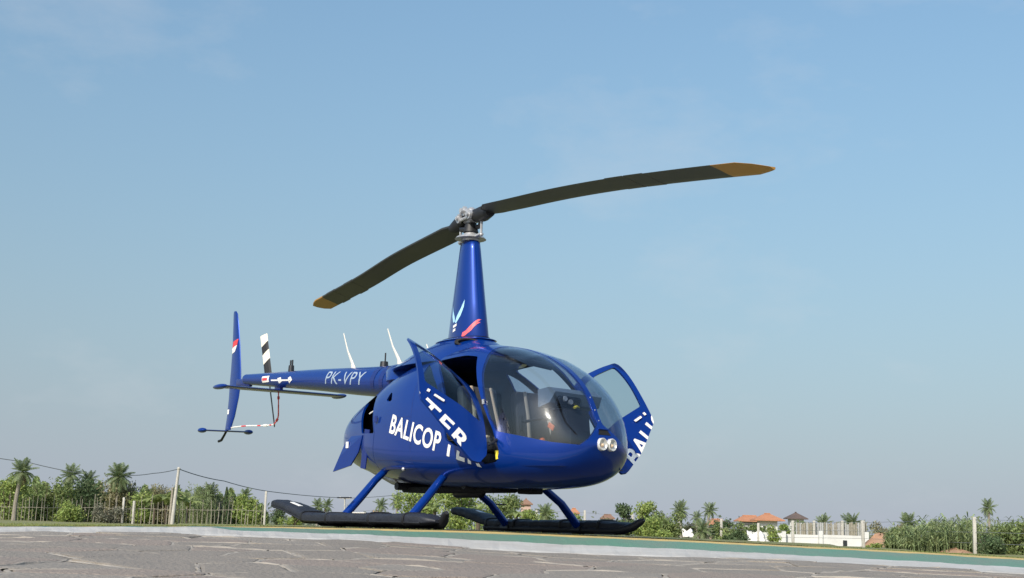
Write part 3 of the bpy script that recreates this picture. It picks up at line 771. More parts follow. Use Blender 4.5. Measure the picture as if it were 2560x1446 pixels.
bm = bmesh.new(); loft(bm, [oval(-.02, .335, .185, 1.968), oval(-.02, .335, .185, 1.99)]); obj('shadow_gap', bm, MT['pit'], col, True)
# oval air intake on the front of the collar
bm = bmesh.new(); rot = Vector((.75, -.55, .36)).normalized().to_track_quat('Z', 'Y').to_matrix().to_4x4()
rg = [[Matrix.Translation((.30, -.215, 1.905)) @ rot @ Vector((r*1.5*math.cos(a), r*.55*math.sin(a), z)) for a in [2*math.pi*k/20 for k in range(20)]] for r, z in ((.085, -.03), (.085, .012), (.06, .012), (.055, -.02))]
loft(bm, rg); obj('air_intake', bm, MT['pit'], col, True)
# emblem (two wings over two short strokes) and red ribbon on the fairing
bm = bmesh.new(); loft(bm, stack([(1.985, -.02, .66, .36), (2.0, -.02, .67, .365), (2.35, -.025, .55, .315), (2.70, -.025, .43, .26)])); bm.normal_update()
FB = BVHTree.FromBMesh(bm); bm.free()
def decal(name, polys, m, s, parent, bvh=None, off=.003, step=.03):
    bvh = bvh or FB
    bm = bmesh.new()
    for poly in polys: bm.faces.new([bm.verts.new((p[0], 0, p[1])) for p in poly])
    bmesh.ops.triangulate(bm, faces=bm.faces[:])
    grid_cut(bm, None, step); dead = []
    for v in bm.verts:
        h = bvh.ray_cast(Vector((v.co.x, s*2, v.co.z)), Vector((0, -s, 0)))
        if h[0] is None: dead.append(v)
        else:
            n_ = h[1] if h[1].y*s > 0 else -h[1]; v.co = h[0]+n_*off
    if dead: bmesh.ops.delete(bm, geom=dead, context='VERTS')
    return obj(name, bm, m, parent)
for s in (-1, 1):
    f = 1
    decal('emblem', [[(-.075, 2.225), (-.135, 2.30), (-.165, 2.36), (-.150, 2.235), (-.105, 2.165), (-.060, 2.175)], [(-.060, 2.165), (-.02, 2.225), (.05, 2.30), (.105, 2.39), (.100, 2.31), (.055, 2.22), (-.025, 2.150)]], MT['bird'], s, mf)
    decal('emblem_mark', [[(-.10, 2.105), (-.10, 2.135), (-.01, 2.147), (-.01, 2.120)], [(-.095, 2.062), (-.095, 2.090), (-.03, 2.10), (-.03, 2.072)]], MT['white'], s, mf)
bm = bmesh.new(); q = []
for i in range(9):
    t = i/8; x = .10+.245*t; z = 1.985+.215*t
    q.append((x, z))
decal('red_ribbon', [[(.105, 2.00), (.115, 2.035), (.165, 2.055), (.215, 2.11), (.29, 2.20), (.295, 2.16), (.245, 2.085), (.225, 2.05), (.165, 2.005), (.12, 1.99)]], MT['pink'], -1, mf)
bm.free()

# ---- rotor hub, pitch links, swashplate
bm = bmesh.new(); bmesh.ops.create_cone(bm, cap_ends=True, segments=20, radius1=.055, radius2=.05, depth=.34, matrix=Matrix.Translation((0, 0, 3.17))); mast = obj('rotor_mast', bm, MT['metal'], heli, True)
BAZ = R_(-10); bd = Vector((math.cos(BAZ), math.sin(BAZ), 0)); bl = Vector((-math.sin(BAZ), math.cos(BAZ), 0))
rz = Matrix.Rotation(BAZ, 3, 'Z')
bm = bmesh.new(); add_box(bm, (0, 0, 3.30), (.22, .11, .09), rz, .03)
RX = rz.to_4x4() @ Matrix.Rotation(math.pi/2, 4, 'X')
def disc(bm, c, r, d, seg=22): bmesh.ops.create_cone(bm, cap_ends=True, segments=seg, radius1=r, radius2=r, depth=d, matrix=Matrix.Translation(c) @ RX)
for sgn in (-1, 1):
    c = bl*sgn*.085
    disc(bm, c+Vector((0, 0, 3.375)), .052, .026)
    for q in (-1, 1):
        e_ = c+bd*q*.125+Vector((0, 0, 3.315)); disc(bm, e_, .050, .028)
        add_tube(bm, [c+Vector((0, 0, 3.385)), c+bd*q*.07+Vector((0, 0, 3.36)), e_+Vector((0, 0, .01))], [.026, .022, .026], 8, True)
    add_tube(bm, [c-bd*.12+Vector((0, 0, 3.29)), c+bd*.12+Vector((0, 0, 3.29))], .018, 8)
disc(bm, Vector((0, 0, 3.375)), .028, .27); disc(bm, bd*.125+Vector((0, 0, 3.315)), .022, .25); disc(bm, bd*-.125+Vector((0, 0, 3.315)), .022, .25)
bmesh.ops.create_uvsphere(bm, u_segments=14, v_segments=8, radius=.06, matrix=Matrix.Translation((0, 0, 3.37)))
hub = obj('rotor_hub', bm, MT['metal'], heli, True)
bm = bmesh.new()
for z, r1, r2, h in ((3.062, .10, .10, .02), (3.085, .17, .15, .022), (3.12, .09, .07, .035)):
    bmesh.ops.create_cone(bm, cap_ends=True, segments=24, radius1=r1, radius2=r2, depth=h, matrix=Matrix.Translation((0, 0, z)))
add_box(bm, (0, 0, 3.085), (.54, .05, .025), rz, .008); obj('swashplate', bm, MT['metal'], heli, True)
for sgn in (-1, 1):
    a = bd*sgn*.255
    bm = bmesh.new(); add_tube(bm, [a+Vector((0, 0, 3.075)), a+Vector((0, 0, 3.275))], .014, 8)
    for z in (3.08, 3.27): bmesh.ops.create_uvsphere(bm, u_segments=10, v_segments=6, radius=.022, matrix=Matrix.Translation(a+Vector((0, 0, z))))
    obj('pitch_link', bm, MT['metal'], heli, True)
    bm = bmesh.new(); add_tube(bm, [Vector((0, 0, 3.19))+bl*.03*sgn, a*.55+Vector((0, 0, 3.2))+bl*.04*sgn, a+Vector((0, 0, 3.27))], [.018, .03, .02], 8); obj('pitch_horn', bm, MT['dmetal'], heli, True)
bm = bmesh.new(); add_tube(bm, [Vector((0, 0, 3.15)), Vector((0, 0, 3.25))], [.085, .06], 16); obj('rubber_boot', bm, MT['black'], heli, True)
# ---- main rotor blades
def blade(sgn, zs, tilt):
    """zs: (radius, height) down the span; tilt(r): blade angle, positive shows the underside to the -y side"""
    d = bd*sgn
    ch = Vector((bl.x, bl.y, 0)) # points to +y side
    def sec(r, chord, th, cap=1.0):
        z = itp(zs, r, 1); z2 = itp(zs, r+.05, 1); z1 = itp(zs, r-.05, 1)
        tan = (d+Vector((0, 0, (z2-z1)/.1))).normalized(); nrm = tan.cross(ch).normalized()
        if nrm.z < 0: nrm = -nrm
        a = tilt(r); cv = (ch*math.cos(a)+nrm*-math.sin(a)*1.0); nv = nrm*math.cos(a)+ch*math.sin(a)
        lead = 1 if sgn > 0 else -1       # advancing edge
        pts = []
        for (u, w) in ((.30, 0), (.27, .42), (.18, .5), (0, .42), (-.35, .18), (-.70, .03), (-.70, -.03), (-.35, -.16), (0, -.38), (.18, -.45), (.27, -.36)):
            pts.append(d*r+Vector((0, 0, z))+cv*(u*chord*lead)+nv*(w*th))
        return pts
    def strip(rs_, name, m, par, chord_f):
        bm = bmesh.new(); loft(bm, [sec(r, *chord_f(r)) for r in rs_]); return obj(name, bm, m, par, True)
    base = strip([.42, .5, .62]+[.62+.0+i*(4.50-.62)/26 for i in range(1, 27)], 'rotor_blade', MT['blade'], heli, lambda r: (.26 if r > .6 else .15+.11*max(0, (r-.42)/.18), .036))
    strip([4.50, 4.6, 4.8, 4.93, 4.99, 5.03], 'blade_tip', MT['yellow'], base, lambda r: (.26 if r < 4.8 else .26-.20*((r-4.8)/.23)**1.6, .0365 if r < 4.9 else .02))
    bm = bmesh.new(); add_tube(bm, [d*.12+Vector((0, 0, 3.315)), d*.30+Vector((0, 0, itp(zs, .3, 1))), d*.46+Vector((0, 0, itp(zs, .46, 1)))], [.07, .085, .055], 14); obj('blade_root', bm, MT['black'], base, True)
    # balance tape patches that break the outline a little
    for r in ((3.0, 3.3) if sgn > 0 else (3.4, 4.05)):
        bm = bmesh.new(); loft(bm, [sec(r+k, .274, .040) for k in (0, .1, .28)]); obj('blade_patch', bm, MT['blade'], base, True)
blade(1, [(.1, 3.31), (.5, 3.285), (1.1, 3.222), (2.0, 3.125), (2.95, 3.0), (4.0, 2.835), (5.2, 2.63)], lambda r: R_(9))
blade(-1, [(.1, 3.30), (.5, 3.28), (1.95, 3.235), (3.25, 3.14), (4.1, 3.10), (5.2, 3.05)], lambda r: R_(22))

# ---- tail boom
BOOM = [(-.85, 1.62, .185), (-1.7, 1.665, .176), (-3.1, 1.785, .136), (-4.6, 1.90, .088), (-5.12, 1.94, .072)]
bm = bmesh.new(); rg = []
for i in range(26):
    x = -.85-(5.12-.85)*i/25; z = itp([(-b[0], b[1]) for b in BOOM], -x, 1); r = itp([(-b[0], b[2]) for b in BOOM], -x, 1)
    rg.append([Vector((x, r*math.cos(a), z+r*math.sin(a))) for a in [2*math.pi*k/24 for k in range(24)]])
loft(bm, rg); bm.normal_update(); BB = BVHTree.FromBMesh(bm); boom = obj('tail_boom', bm, MT['blue'], heli, True)
bm = bmesh.new(); bmesh.ops.create_uvsphere(bm, u_segments=18, v_segments=12, radius=.072, matrix=Matrix.Translation((-5.11, 0, 1.94)) @ Matrix.Diagonal((1.2, 1, 1, 1))); obj('boom_end_cap', bm, MT['blue'], boom, True)
# spine fairing from mast fairing back over the boom root, with three louvres
bm = bmesh.new(); loft(bm, [oval(-.9, .35, .34, 1.60), oval(-.95, .42, .28, 1.72), oval(-1.0, .40, .20, 1.79), oval(-1.0, .30, .1, 1.815)]); obj('boom_root_fairing', bm, MT['blue'], boom, True)
for k in range(3):
    x = -1.26-.19*k
    decal('louvre', [[(x, 1.56), (x+.07, 1.56), (x+.16, 1.80), (x+.05, 1.80)]], MT['dblue'], -1, boom, BB, .004)
# registration on the boom
for s in (-1, 1):
    me, x0, x1, y0, y1 = text_mesh('PK-VPY', 0.0, 1.05)
    bm = bmesh.new(); bm.from_mesh(me)
    for v in bm.verts:
        a = (v.co.x-x0)/(x1-x0); b = (v.co.y-y0)/(y1-y0)
        x = -2.72+.92*a if s < 0 else -1.80-.92*a
        zc = itp([(-b_[0], b_[1]) for b_ in BOOM], -x, 1); v.co = Vector((x+.05*b, 0, zc-.055+.15*b))
    grid_cut(bm, None, .04)
    for v in bm.verts:
        h = BB.ray_cast(Vector((v.co.x, s*2, v.co.z)), Vector((0, -s, 0)))
        if h[0] is not None: v.co = h[0]+Vector((0, s*.003, .001))
    bm.faces.index_update(); islands('letter', bm, MT['grey_let'], boom)
    zc = lambda x: itp([(-b_[0], b_[1]) for b_ in BOOM], -x, 1)
    z0 = zc(-4.4)-.005
    decal('danger_placard', [[(-4.50, z0-.035), (-4.29, z0-.04), (-4.29, z0+.04), (-4.50, z0+.045)]], MT['white'], s, boom, BB, .003)
    decal('danger_mark', [[(-4.485, z0-.012), (-4.34, z0-.015), (-4.34, z0+.018), (-4.485, z0+.022)]], MT['red'], s, boom, BB, .0045)
    z1 = zc(-3.9)-.02
    decal('arrow', [[(-4.22, z1+.018), (-3.66, z1-.022), (-3.66, z1-.003), (-4.22, z1+.037)], [(-4.0, z1-.03), (-3.9, z1-.01), (-3.93, z1+.045), (-4.03, z1+.04)], [(-3.70, z1-.05), (-3.60, z1-.012), (-3.66, z1+.035), (-3.72, z1+.02)]], MT['white'], s, boom, BB, .003)
def whip(x, z, dx, h):
    bm = bmesh.new(); add_tube(bm, [(x+.05, 0, z-.03), (x, 0, z+.07), (x+dx*.5, 0, z+h*.5), (x+dx, 0, z+h)], [.05, .022, .013, .008], 8, True, ((0, 1, 0), .6)); obj('whip_antenna', bm, MT['white_ant'], boom, True)
whip(-2.34, 1.868, -.24, .45); whip(-1.32, 1.83, -.26, .44); whip(-.66, 1.84, -.10, .17)
bm = bmesh.new(); bmesh.ops.create_cone(bm, cap_ends=True, segments=12, radius1=.05, radius2=.045, depth=.06, matrix=Matrix.Translation((-1.62, 0, 1.86))); add_tube(bm, [(-1.60, 0, 1.87), (-1.60, 0, 1.99)], .010, 6); obj('stub_antenna', bm, MT['dmetal'], boom, True)
bm = bmesh.new(); bmesh.ops.create_cone(bm, cap_ends=True, segments=12, radius1=.04, radius2=.035, depth=.09, matrix=Matrix.Translation((-3.87, 0, 1.985)))
for dx in (-.025, .025): add_tube(bm, [(-3.87+dx, 0, 2.0), (-3.87+dx, 0, 2.10)], .012, 6)
obj('beacon', bm, MT['dmetal'], boom, True)
# ---- fins, stabiliser, tail guard
def fin(name, levels, par):
    bm = bmesh.new(); rg = []
    for z, cx, c, t in levels: rg.append([Vector((cx+x, y, z)) for x, y in foil(c*.88, t, 20)])
    loft(bm, rg); bm.normal_update(); bv = BVHTree.FromBMesh(bm); return obj(name, bm, MT['blue'], par, True), bv
f1, fb = fin('upper_fin', [(1.93, -5.48, .40, .06), (2.1, -5.49, .36, .055), (2.45, -5.53, .27, .045), (2.75, -5.585, .20, .036), (2.90, -5.62, .155, .03), (2.945, -5.645, .09, .02)], heli)
f2, fb2 = fin('lower_fin', [(1.93, -5.48, .40, .06), (1.7, -5.50, .35, .055), (1.45, -5.55, .28, .05), (1.27, -5.62, .20, .04)], heli)
for s in (-1, 1):
    decal('red_flag', [[(-5.64, 2.42), (-5.47, 2.45), (-5.45, 2.535), (-5.62, 2.505)]], MT['red'], s, f1, fb)
    decal('white_flag', [[(-5.66, 2.33), (-5.52, 2.36), (-5.47, 2.448), (-5.64, 2.418)]], MT['white'], s, f1, fb)
    decal('placard', [[(-5.66, 1.49), (-5.58, 1.49), (-5.58, 1.555), (-5.66, 1.555)]], MT['white'], s, f2, fb2)
bm = bmesh.new(); add_box(bm, (-5.2, 0, 1.90), (.42, .06, .10), Matrix.Rotation(.1, 3, 'Y'), .02); obj('fin_bracket', bm, MT['dblue'], f2, True)
bm = bmesh.new(); rg = []
SA, SB = Vector((-3.90, -1.05, 1.675)), Vector((-4.38, 1.05, 1.765))
SA, SB = Vector((-4.02, -.90, 1.685)), Vector((-4.34, 1.0, 1.745))
for i in range(9):
    t = i/8; c = SA.lerp(SB, t); rg.append([Vector((c.x+x, c.y, c.z+y)) for x, y in foil(.36, .045, 18)])
loft(bm, rg); stb = obj('stabiliser', bm, MT['dblue'], heli, True)
for c in (SA, SB):
    bm = bmesh.new(); bmesh.ops.create_uvsphere(bm, u_segments=14, v_segments=8, radius=1, matrix=Matrix.Translation(c) @ Matrix.Diagonal((.19, .05, .034, 1))); obj('stabiliser_tip', bm, MT['blue'], stb, True)
bm = bmesh.new(); add_box(bm, (-4.18, 0, 1.79), (.16, .05, .12), None, .01); obj('stabiliser_bracket', bm, MT['dblue'], stb, True)
A, B = Vector((-5.655, -.36, 1.245)), Vector((-5.71, .36, 1.27))
bm = bmesh.new(); rg = []
for i in range(7):
    c = A.lerp(B, i/6); rg.append([Vector((c.x+x, c.y, c.z+y)) for x, y in foil(.16, .028, 14)])
loft(bm, rg); tgd = obj('lower_stabiliser', bm, MT['dblue'], heli, True)
for c in (A, B):
    bm = bmesh.new(); bmesh.ops.create_uvsphere(bm, u_segments=14, v_segments=8, radius=1, matrix=Matrix.Translation(c) @ Matrix.Diagonal((.10, .055, .035, 1))); obj('stabiliser_tip', bm, MT['blue'], tgd, True)
bm = bmesh.new(); add_tube(bm, [(-5.62, 0, 1.29), (-5.72, 0, 1.20), (-5.80, 0, 1.135), (-5.88, 0, 1.125)], [.016, .016, .018, .02], 8); obj('tail_skid', bm, MT['black'], heli, True)
# ---- tail rotor (left side of the boom)
TC = Vector((-4.90, .22, 1.93))
bm = bmesh.new(); bmesh.ops.create_cone(bm, cap_ends=True, segments=16, radius1=.05, radius2=.04, depth=.26, matrix=Matrix.Translation((-4.90, .12, 1.93)) @ Matrix.Rotation(math.pi/2, 4, 'X')); add_box(bm, (-4.90, .05, 1.93), (.2, .12, .14), None, .03); trh = obj('tail_rotor_hub', bm, MT['dmetal'], heli, True)
def tr_blade(tip, ncol):
    d = (tip-TC); L = d.length; d.normalize(); c_dir = Vector((0, 1, 0)).cross(d).normalized(); tw = R_(-24)
    cv = c_dir*math.cos(tw)-Vector((0, 1, 0))*math.sin(tw); nv = d.cross(cv)
    base = None; edges = [.10, .25, .42, .62, .80, 1.0] if ncol else [.1, 1.0]
    for i in range(len(edges)-1):
        a, b = edges[i], edges[i+1]; bm = bmesh.new(); rg = []
        for t in (a, b):
            sk = .055*(1 if i < len(edges)-2 or t == a else 0)*(1 if t not in (edges[0],) else 0)
            o = TC+d*(L*t); w = .058
            pts = [(-.55, 0), (-.3, .09), (.2, .13), (.45, .08), (.5, 0), (.45, -.08), (.2, -.13), (-.3, -.09)]
            rg.append([o+cv*(u*w*2)+nv*(q*w)+d*(u*sk) for u, q in pts])
        loft(bm, rg); m = (MT['stripe_w'] if i % 2 == 0 and i > 0 or i == 2 or i == 4 else MT['black']) if ncol else MT['black']
        o_ = obj('tail_rotor_blade' if base is None else 'blade_band', bm, m, heli if base is None else base)
        base = base or o_
tr_blade(Vector((-5.145, .22, 2.585)), True); tr_blade(Vector((-4.66, .22, 1.305)), False)

# ---- skids, struts and float covers
for s in (-1, 1):
    Y = s*1.07
    bm = bmesh.new(); add_tube(bm, [(-1.0, Y, .045), (-.2, Y, .042), (1.12, Y, .042), (1.26, s*1.11, .055), (1.36, s*1.155, .09), (1.43, s*1.19, .14), (1.47, s*1.205, .16)], [.036, .036, .038, .044, .044, .036, .016], 12); sk = obj('skid', bm, MT['black'], heli, True)
    for x in (-.75, -.1, .5, 1.05):
        bm = bmesh.new(); add_box(bm, (x, Y, .012), (.30, .07, .014), None, .004); obj('wear_shoe', bm, MT['dmetal'], sk)
    path = [(-1.73, .226, .034, .09), (-1.68, .225, .048, .115), (-1.45, .200, .052, .13), (-1.15, .140, .055, .14), (-.88, .088, .052, .145), (-.6, .086, .050, .145), (-.2, .090, .049, .14), (.2, .092, .050, .14), (.6, .092, .052, .14), (1.0, .092, .052, .14), (1.16, .090, .048, .13), (1.27, .086, .034, .10), (1.33, .082, .014, .05)]
    bm = bmesh.new(); rg = []; rr = random.Random(3 if s < 0 else 5)
    fine = []
    for i in range(60):
        x = -1.72+(1.33+1.72)*i/59; z, h, w = (itp(path, x, k) for k in (1, 2, 3)); fine.append((x, z, h*(1+rr.uniform(-.09, .09)+.07*math.sin(x*9+s)), w*(1+rr.uniform(-.07, .07))))
    for (x, z, h, w) in fine:
        r1 = []
        for k in range(18):
            a = 2*math.pi*k/18; c, sn = math.cos(a), math.sin(a)
            r1.append(Vector((x, s*1.185+w*math.copysign(abs(c)**.5, c), z+h*math.copysign(abs(sn)**.55, sn)*(1+rr.uniform(-.09, .07)))))
        rg.append(r1)
    loft(bm, rg); fl = obj('float_cover', bm, MT['float'], sk, True)
    # lacing strip and girts along the cover
    zf = lambda x: itp(path, x, 1)
    bm = bmesh.new(); add_tube(bm, [(x, s*(1.185+itp(path, x, 3)*.99), zf(x)-.028) for x in np.linspace(-1.6, 1.2, 24)], .010, 6); obj('lacing', bm, MT['black'], fl, True)
    for x in (-.95, -.45, .35, .95):
        bm = bmesh.new(); z, h, w = (itp(path, x, k) for k in (1, 2, 3))
        add_tube(bm, [(x, s*1.185+(w+.006)*math.copysign(abs(math.cos(a))**.5, math.cos(a)), z+(h+.006)*math.copysign(abs(math.sin(a))**.55, math.sin(a))) for a in np.linspace(0, 2*math.pi, 25)], .009, 6, True, ((1, 0, 0), 2.2)); obj('strap', bm, MT['black'], fl, True)
    bm = bmesh.new(); add_box(bm, (-1.30, s*1.20, .226), (.20, .05, .006), Matrix.Rotation(.20, 3, 'Y'), .002); obj('placard', bm, MT['white'], fl)
    bm = bmesh.new(); add_box(bm, (.12, s*1.29, .145), (.22, .022, .012), None, .003); obj('reflective_strip', bm, MT['white_ant'], fl)
    for (xt, xb) in ((-.70, -.60), (.52, .62)):
        bm = bmesh.new(); add_tube(bm, [(xt-.02, s*.44, .64), (xt, s*.62, .49), (xb-.01, s*.84, .305), (xb, s*1.06, .08)], [.036, .038, .040, .042], 14, True, ((1, 0, 0), 1.2)); lg = obj('strut', bm, MT['blue'], heli, True)
        bm = bmesh.new(); add_tube(bm, [(xb-.07, Y, .045), (xb+.07, Y, .045)], .05, 12); obj('saddle', bm, MT['dmetal'], lg, True)
    bm = bmesh.new(); add_box(bm, (-.66, s*1.0, .30), (.22, .05, .012), None, .004); obj('step', bm, MT['black'], heli)
for x in (-.70, .52):
    bm = bmesh.new(); add_tube(bm, [(x, -.35, .445), (x, .35, .445)], .04, 12); obj('cross_tube', bm, MT['black'], heli, True)
# belly: antenna blade, inflation bottle, long duct
bm = bmesh.new(); add_box(bm, (.0, -.05, .415), (1.6, .34, .06), None, .02); add_box(bm, (.95, .15, .40), (.22, .16, .05), None, .015); obj('belly_pan', bm, MT['pit'], heli, True)
bm = bmesh.new(); add_tube(bm, [(-.35, .15, .40), (-.30, .15, .39), (.15, .15, .39), (.2, .15, .40)], [.02, .05, .05, .02], 12); obj('gas_bottle', bm, MT['dmetal'], heli, True)
bm = bmesh.new(); add_tube(bm, [(-1.35, -.28, .64), (-1.0, -.20, .52), (-.75, -.1, .47)], [.03, .05, .05], 12); obj('exhaust', bm, MT['metal'], heli, True)
bm = bmesh.new(); loft(bm, [[Vector((-.72, y, .50)) for y in ()] or [Vector((-.74, -.60, .70)), Vector((-.74, -.30, .47)), Vector((-1.05, -.30, .62)), Vector((-1.05, -.57, .83))], [Vector((-.735, -.58, .70)), Vector((-.735, -.29, .485)), Vector((-1.045, -.29, .635)), Vector((-1.045, -.555, .83))]]); obj('heat_shield', bm, MT['concrete'], cow)

# streamer tied between the tail guard and the tail rotor, drooping from the boom
pts = [(-5.585, 0, 1.30), (-5.2, .07, 1.315), (-4.9, .14, 1.31), (-4.70, .2, 1.315), (-4.60, .19, 1.33), (-4.44, .15, 1.40), (-4.33, .09, 1.52), (-4.29, .06, 1.66), (-4.27, .04, 1.80)]
st = thing('warning_streamer', 'thin red and white ribbon tied between the tail rotor and lower fin', 'ribbon', pts[0])
fine = []
for i in range(len(pts)-1):
    for k in range(4):
        t = k/4; a = Vector(pts[max(i-1, 0)]); b = Vector(pts[i]); c = Vector(pts[i+1]); d = Vector(pts[min(i+2, len(pts)-1)])
        fine.append(.5*((2*b)+(c-a)*t+(2*a-5*b+4*c-d)*t*t+(3*b-a-3*c+d)*t**3))
fine.append(Vector(pts[-1]))
o0 = Vector(pts[0])
for i in range(len(fine)-1):
    bm = bmesh.new(); add_tube(bm, [fine[i]-o0, fine[i+1]-o0], .009 if i % 9 else .018, 6); obj('ribbon_band', bm, (MT['white'] if i % 4 < 3 else MT['red']) if i < 16 else (MT['pink'] if i % 3 else MT['red']), st)

# ================================================================== BACKGROUND: vegetation, fences, poles, houses
rv = random.Random(21)
def ground_at(px, py, D):
    p = at(px, py, D); return Vector((float(p[0]), float(p[1]), float(p[2])))
def m_px(D): return D/FPX                 # metres per photo pixel at a distance
def leaf_quad(vs, fs, c, d, n, L, W):
    """pointed leaf of four corners"""
    s = d.cross(n)
    if s.length < 1e-4: s = d.orthogonal()
    s = s.normalized()*W; k = len(vs)
    vs += [c-d*L*.5, c-s*.5+n*(.08*L), c+d*L*.5, c+s*.5+n*(.08*L)]; fs.append((k, k+1, k+2, k+3))
def rdir(r):
    while True:
        v = Vector((r.uniform(-1, 1), r.uniform(-1, 1), r.uniform(-1, 1)))
        if .05 < v.length < 1: return v.normalized()
def crown_mesh(seed, w, d, h, n, L, lobes=12, droop=.3):
    """leaf cloud w by d by h standing on z = 0, made of uneven lobes with gaps"""
    r = random.Random(seed); vs = []; fs = []
    lb = []
    for i in range(lobes):
        a = r.uniform(0, 6.283); q = r.random()**.5
        c = Vector((math.cos(a)*q*w*.36, math.sin(a)*q*d*.36, h*(.22+.60*r.random()))); rad = r.uniform(.16, .30)*min(w, h*1.3)
        lb.append((c, rad))
    lb += [(Vector((r.uniform(-.25, .25)*w, r.uniform(-.25, .25)*d, h*.2)), .26*min(w, h*1.3)) for _ in range(3)]
    for i in range(n):
        c, rad = lb[r.randrange(len(lb))]
        u = rdir(r); rr = rad*(r.random()**.45)*r.uniform(.75, 1.15); p = c+Vector((u.x*rr*1.15, u.y*rr*1.15, u.z*rr*.95))
        if p.z < .02*h: p.z = r.uniform(.02, .15)*h
        nn = (u+rdir(r)*.9).normalized(); dd = (rdir(r)+Vector((0, 0, -droop))).normalized()
        l = L*r.uniform(.6, 1.45); leaf_quad(vs, fs, p, dd, nn, l, l*r.uniform(.38, .62))
    return vs, fs
def stems(name, pts_list, m, parent, n=6):
    bm = bmesh.new()
    for pts, rad in pts_list: add_tube(bm, pts, rad, n)
    return obj(name, bm, m, parent, True)
def shrub(name, label, cat, px, py, D, wpx, hpx, leaf, n=1100, L=.22, seed=None, group=None, trunk=True, lobes=9, depth=None):
    b = ground_at(px, py, D); b.z = min(b.z, ZG+.5); w, h = wpx*m_px(D), hpx*m_px(D)*1.12; seed = seed or rv.randrange(9999); n = int(n*1.9)
    t = thing(name, label, cat, b, rv.uniform(0, 6.28), group)
    vs, fs = crown_mesh(seed, w, depth or w*.8, h, n, L, lobes)
    pyobj('crown', vs, fs, LEAF[leaf], t)
    if trunk:
        r = random.Random(seed+1); L_ = []
        for k in range(5):
            a = r.uniform(0, 6.28); q = r.uniform(.1, .3)*w
            L_.append(([(0, 0, -.1), (math.cos(a)*q*.4, math.sin(a)*q*.4, h*.35), (math.cos(a)*q, math.sin(a)*q, h*.75)], [.035*h**.6, .025*h**.6, .008]))
        stems('trunk', L_, MT['twig'], t)
    return t
def frond_mesh(seed, droop=.55, nl=26, width=.25):
    """one palm frond one metre long, arching along +x"""
    r = random.Random(seed); vs = []; fs = []; P = lambda t: Vector((t*(1-.18*t*droop), 0, .22*t-droop*t*t*.75))
    n = 9
    for i in range(n+1):
        t = i/n; c = P(t); w = .016*(1-t)+.004; vs += [c+Vector((0, -w, 0)), c+Vector((0, w, 0)), c+Vector((0, 0, -w*1.2))]
    for i in range(n):
        for k in range(3): fs.append((i*3+k, i*3+(k+1) % 3, i*3+3+(k+1) % 3, i*3+3+k))
    for i in range(nl):
        t = .12+.87*i/(nl-1); c = P(t); tan = (P(t+.01)-c).normalized(); l = width*math.sin(math.pi*min(.97, t*.82+.17))**.6*r.uniform(.85, 1.15)*1.25
        for sgn in (-1, 1):
            d = (Vector((0, sgn, 0))*.85+tan*.62+Vector((0, 0, -.38+r.uniform(-.14, .1)))).normalized()
            w = tan*.015; k = len(vs); tip = c+d*l+Vector((0, 0, -.10*l)); mid = c+d*l*.5
            vs += [c-w*.6, c+w*.6, mid+w, tip, mid-w]; fs.append((k, k+1, k+2, k+3, k+4))
    return vs, fs
FR = []
for q in range(4):
    vs, fs = frond_mesh(50+q, [.35, .55, .8, 1.15][q]); me = bpy.data.meshes.new('frond'); me.from_pydata([tuple(v) for v in vs], [], fs); me.materials.append(LEAF['palm']); FR.append(me)
FRD = FR[3].copy(); FRD.materials.clear(); FRD.materials.append(LEAF['dry'])
def palm(label, px, py, D, hpx, cpx, nf=17, lean=0, trunk=True, group=None, seed=1, dead=3, tr=.11):
    b = ground_at(px, py, D); h = hpx*m_px(D); c = cpx*m_px(D); r = random.Random(seed)
    t = thing('palm_tree', label, 'palm tree', b, 0, group); top = Vector(CR)*lean*m_px(D)+Vector((0, 0, h))
    bm = bmesh.new(); pts = [Vector((0, 0, -.3))+top*0]+[top*(i/8)+Vector(CR)*(-lean*m_px(D)*.35*math.sin(math.pi*i/8)) for i in range(1, 9)]
    add_tube(bm, pts, [tr*1.35]+[tr*(1.1-.35*i/8)*(1+.06*(i % 2)) for i in range(1, 9)], 9); obj('trunk', bm, MT['trunk'], t, True)
    nf = int(nf*1.6)
    for i in range(nf):
        el = R_(75)*(1-(i/nf)**1.0*1.6)+r.uniform(-.12, .12); az = i*2.399+r.uniform(-.25, .25); nf = nf; q = 0 if el > .75 else (1 if el > .25 else 2)
        o = bpy.data.objects.new('frond', FR[q]); COL.objects.link(o); o.parent = t; o.location = top
        s = c*r.uniform(.88, 1.15); o.scale = (s, s, s); o.rotation_euler = (r.uniform(-.3, .3), -el, az)
    for i in range(dead):
        o = bpy.data.objects.new('frond', FRD); COL.objects.link(o); o.parent = t; o.location = top-Vector((0, 0, .08*c)); s = c*.75; o.scale = (s, s, s); o.rotation_euler = (0, R_(35), r.uniform(0, 6.28)); o['label'] = 'dry hanging frond'
    return t
def banana_leaf(seed):
    r = random.Random(seed); vs = []; fs = []; n = 8
    for i in range(n+1):
        t = i/n; c = Vector((t*.9, 0, .55*t-.75*t*t)); w = .15*math.sin(math.pi*min(1, t*.9+.08))**.6*r.uniform(.85, 1.1)
        vs += [c+Vector((0, -w, .04)), c, c+Vector((0, w, .04))]
    for i in range(n):
        fs += [(i*3, i*3+1, i*3+4, i*3+3), (i*3+1, i*3+2, i*3+5, i*3+4)]
    return vs, fs
BL = []
for q in range(3):
    vs, fs = banana_leaf(q); me = bpy.data.meshes.new('leaf'); me.from_pydata([tuple(v) for v in vs], [], fs); me.materials.append(LEAF['banana']); BL.append(me)
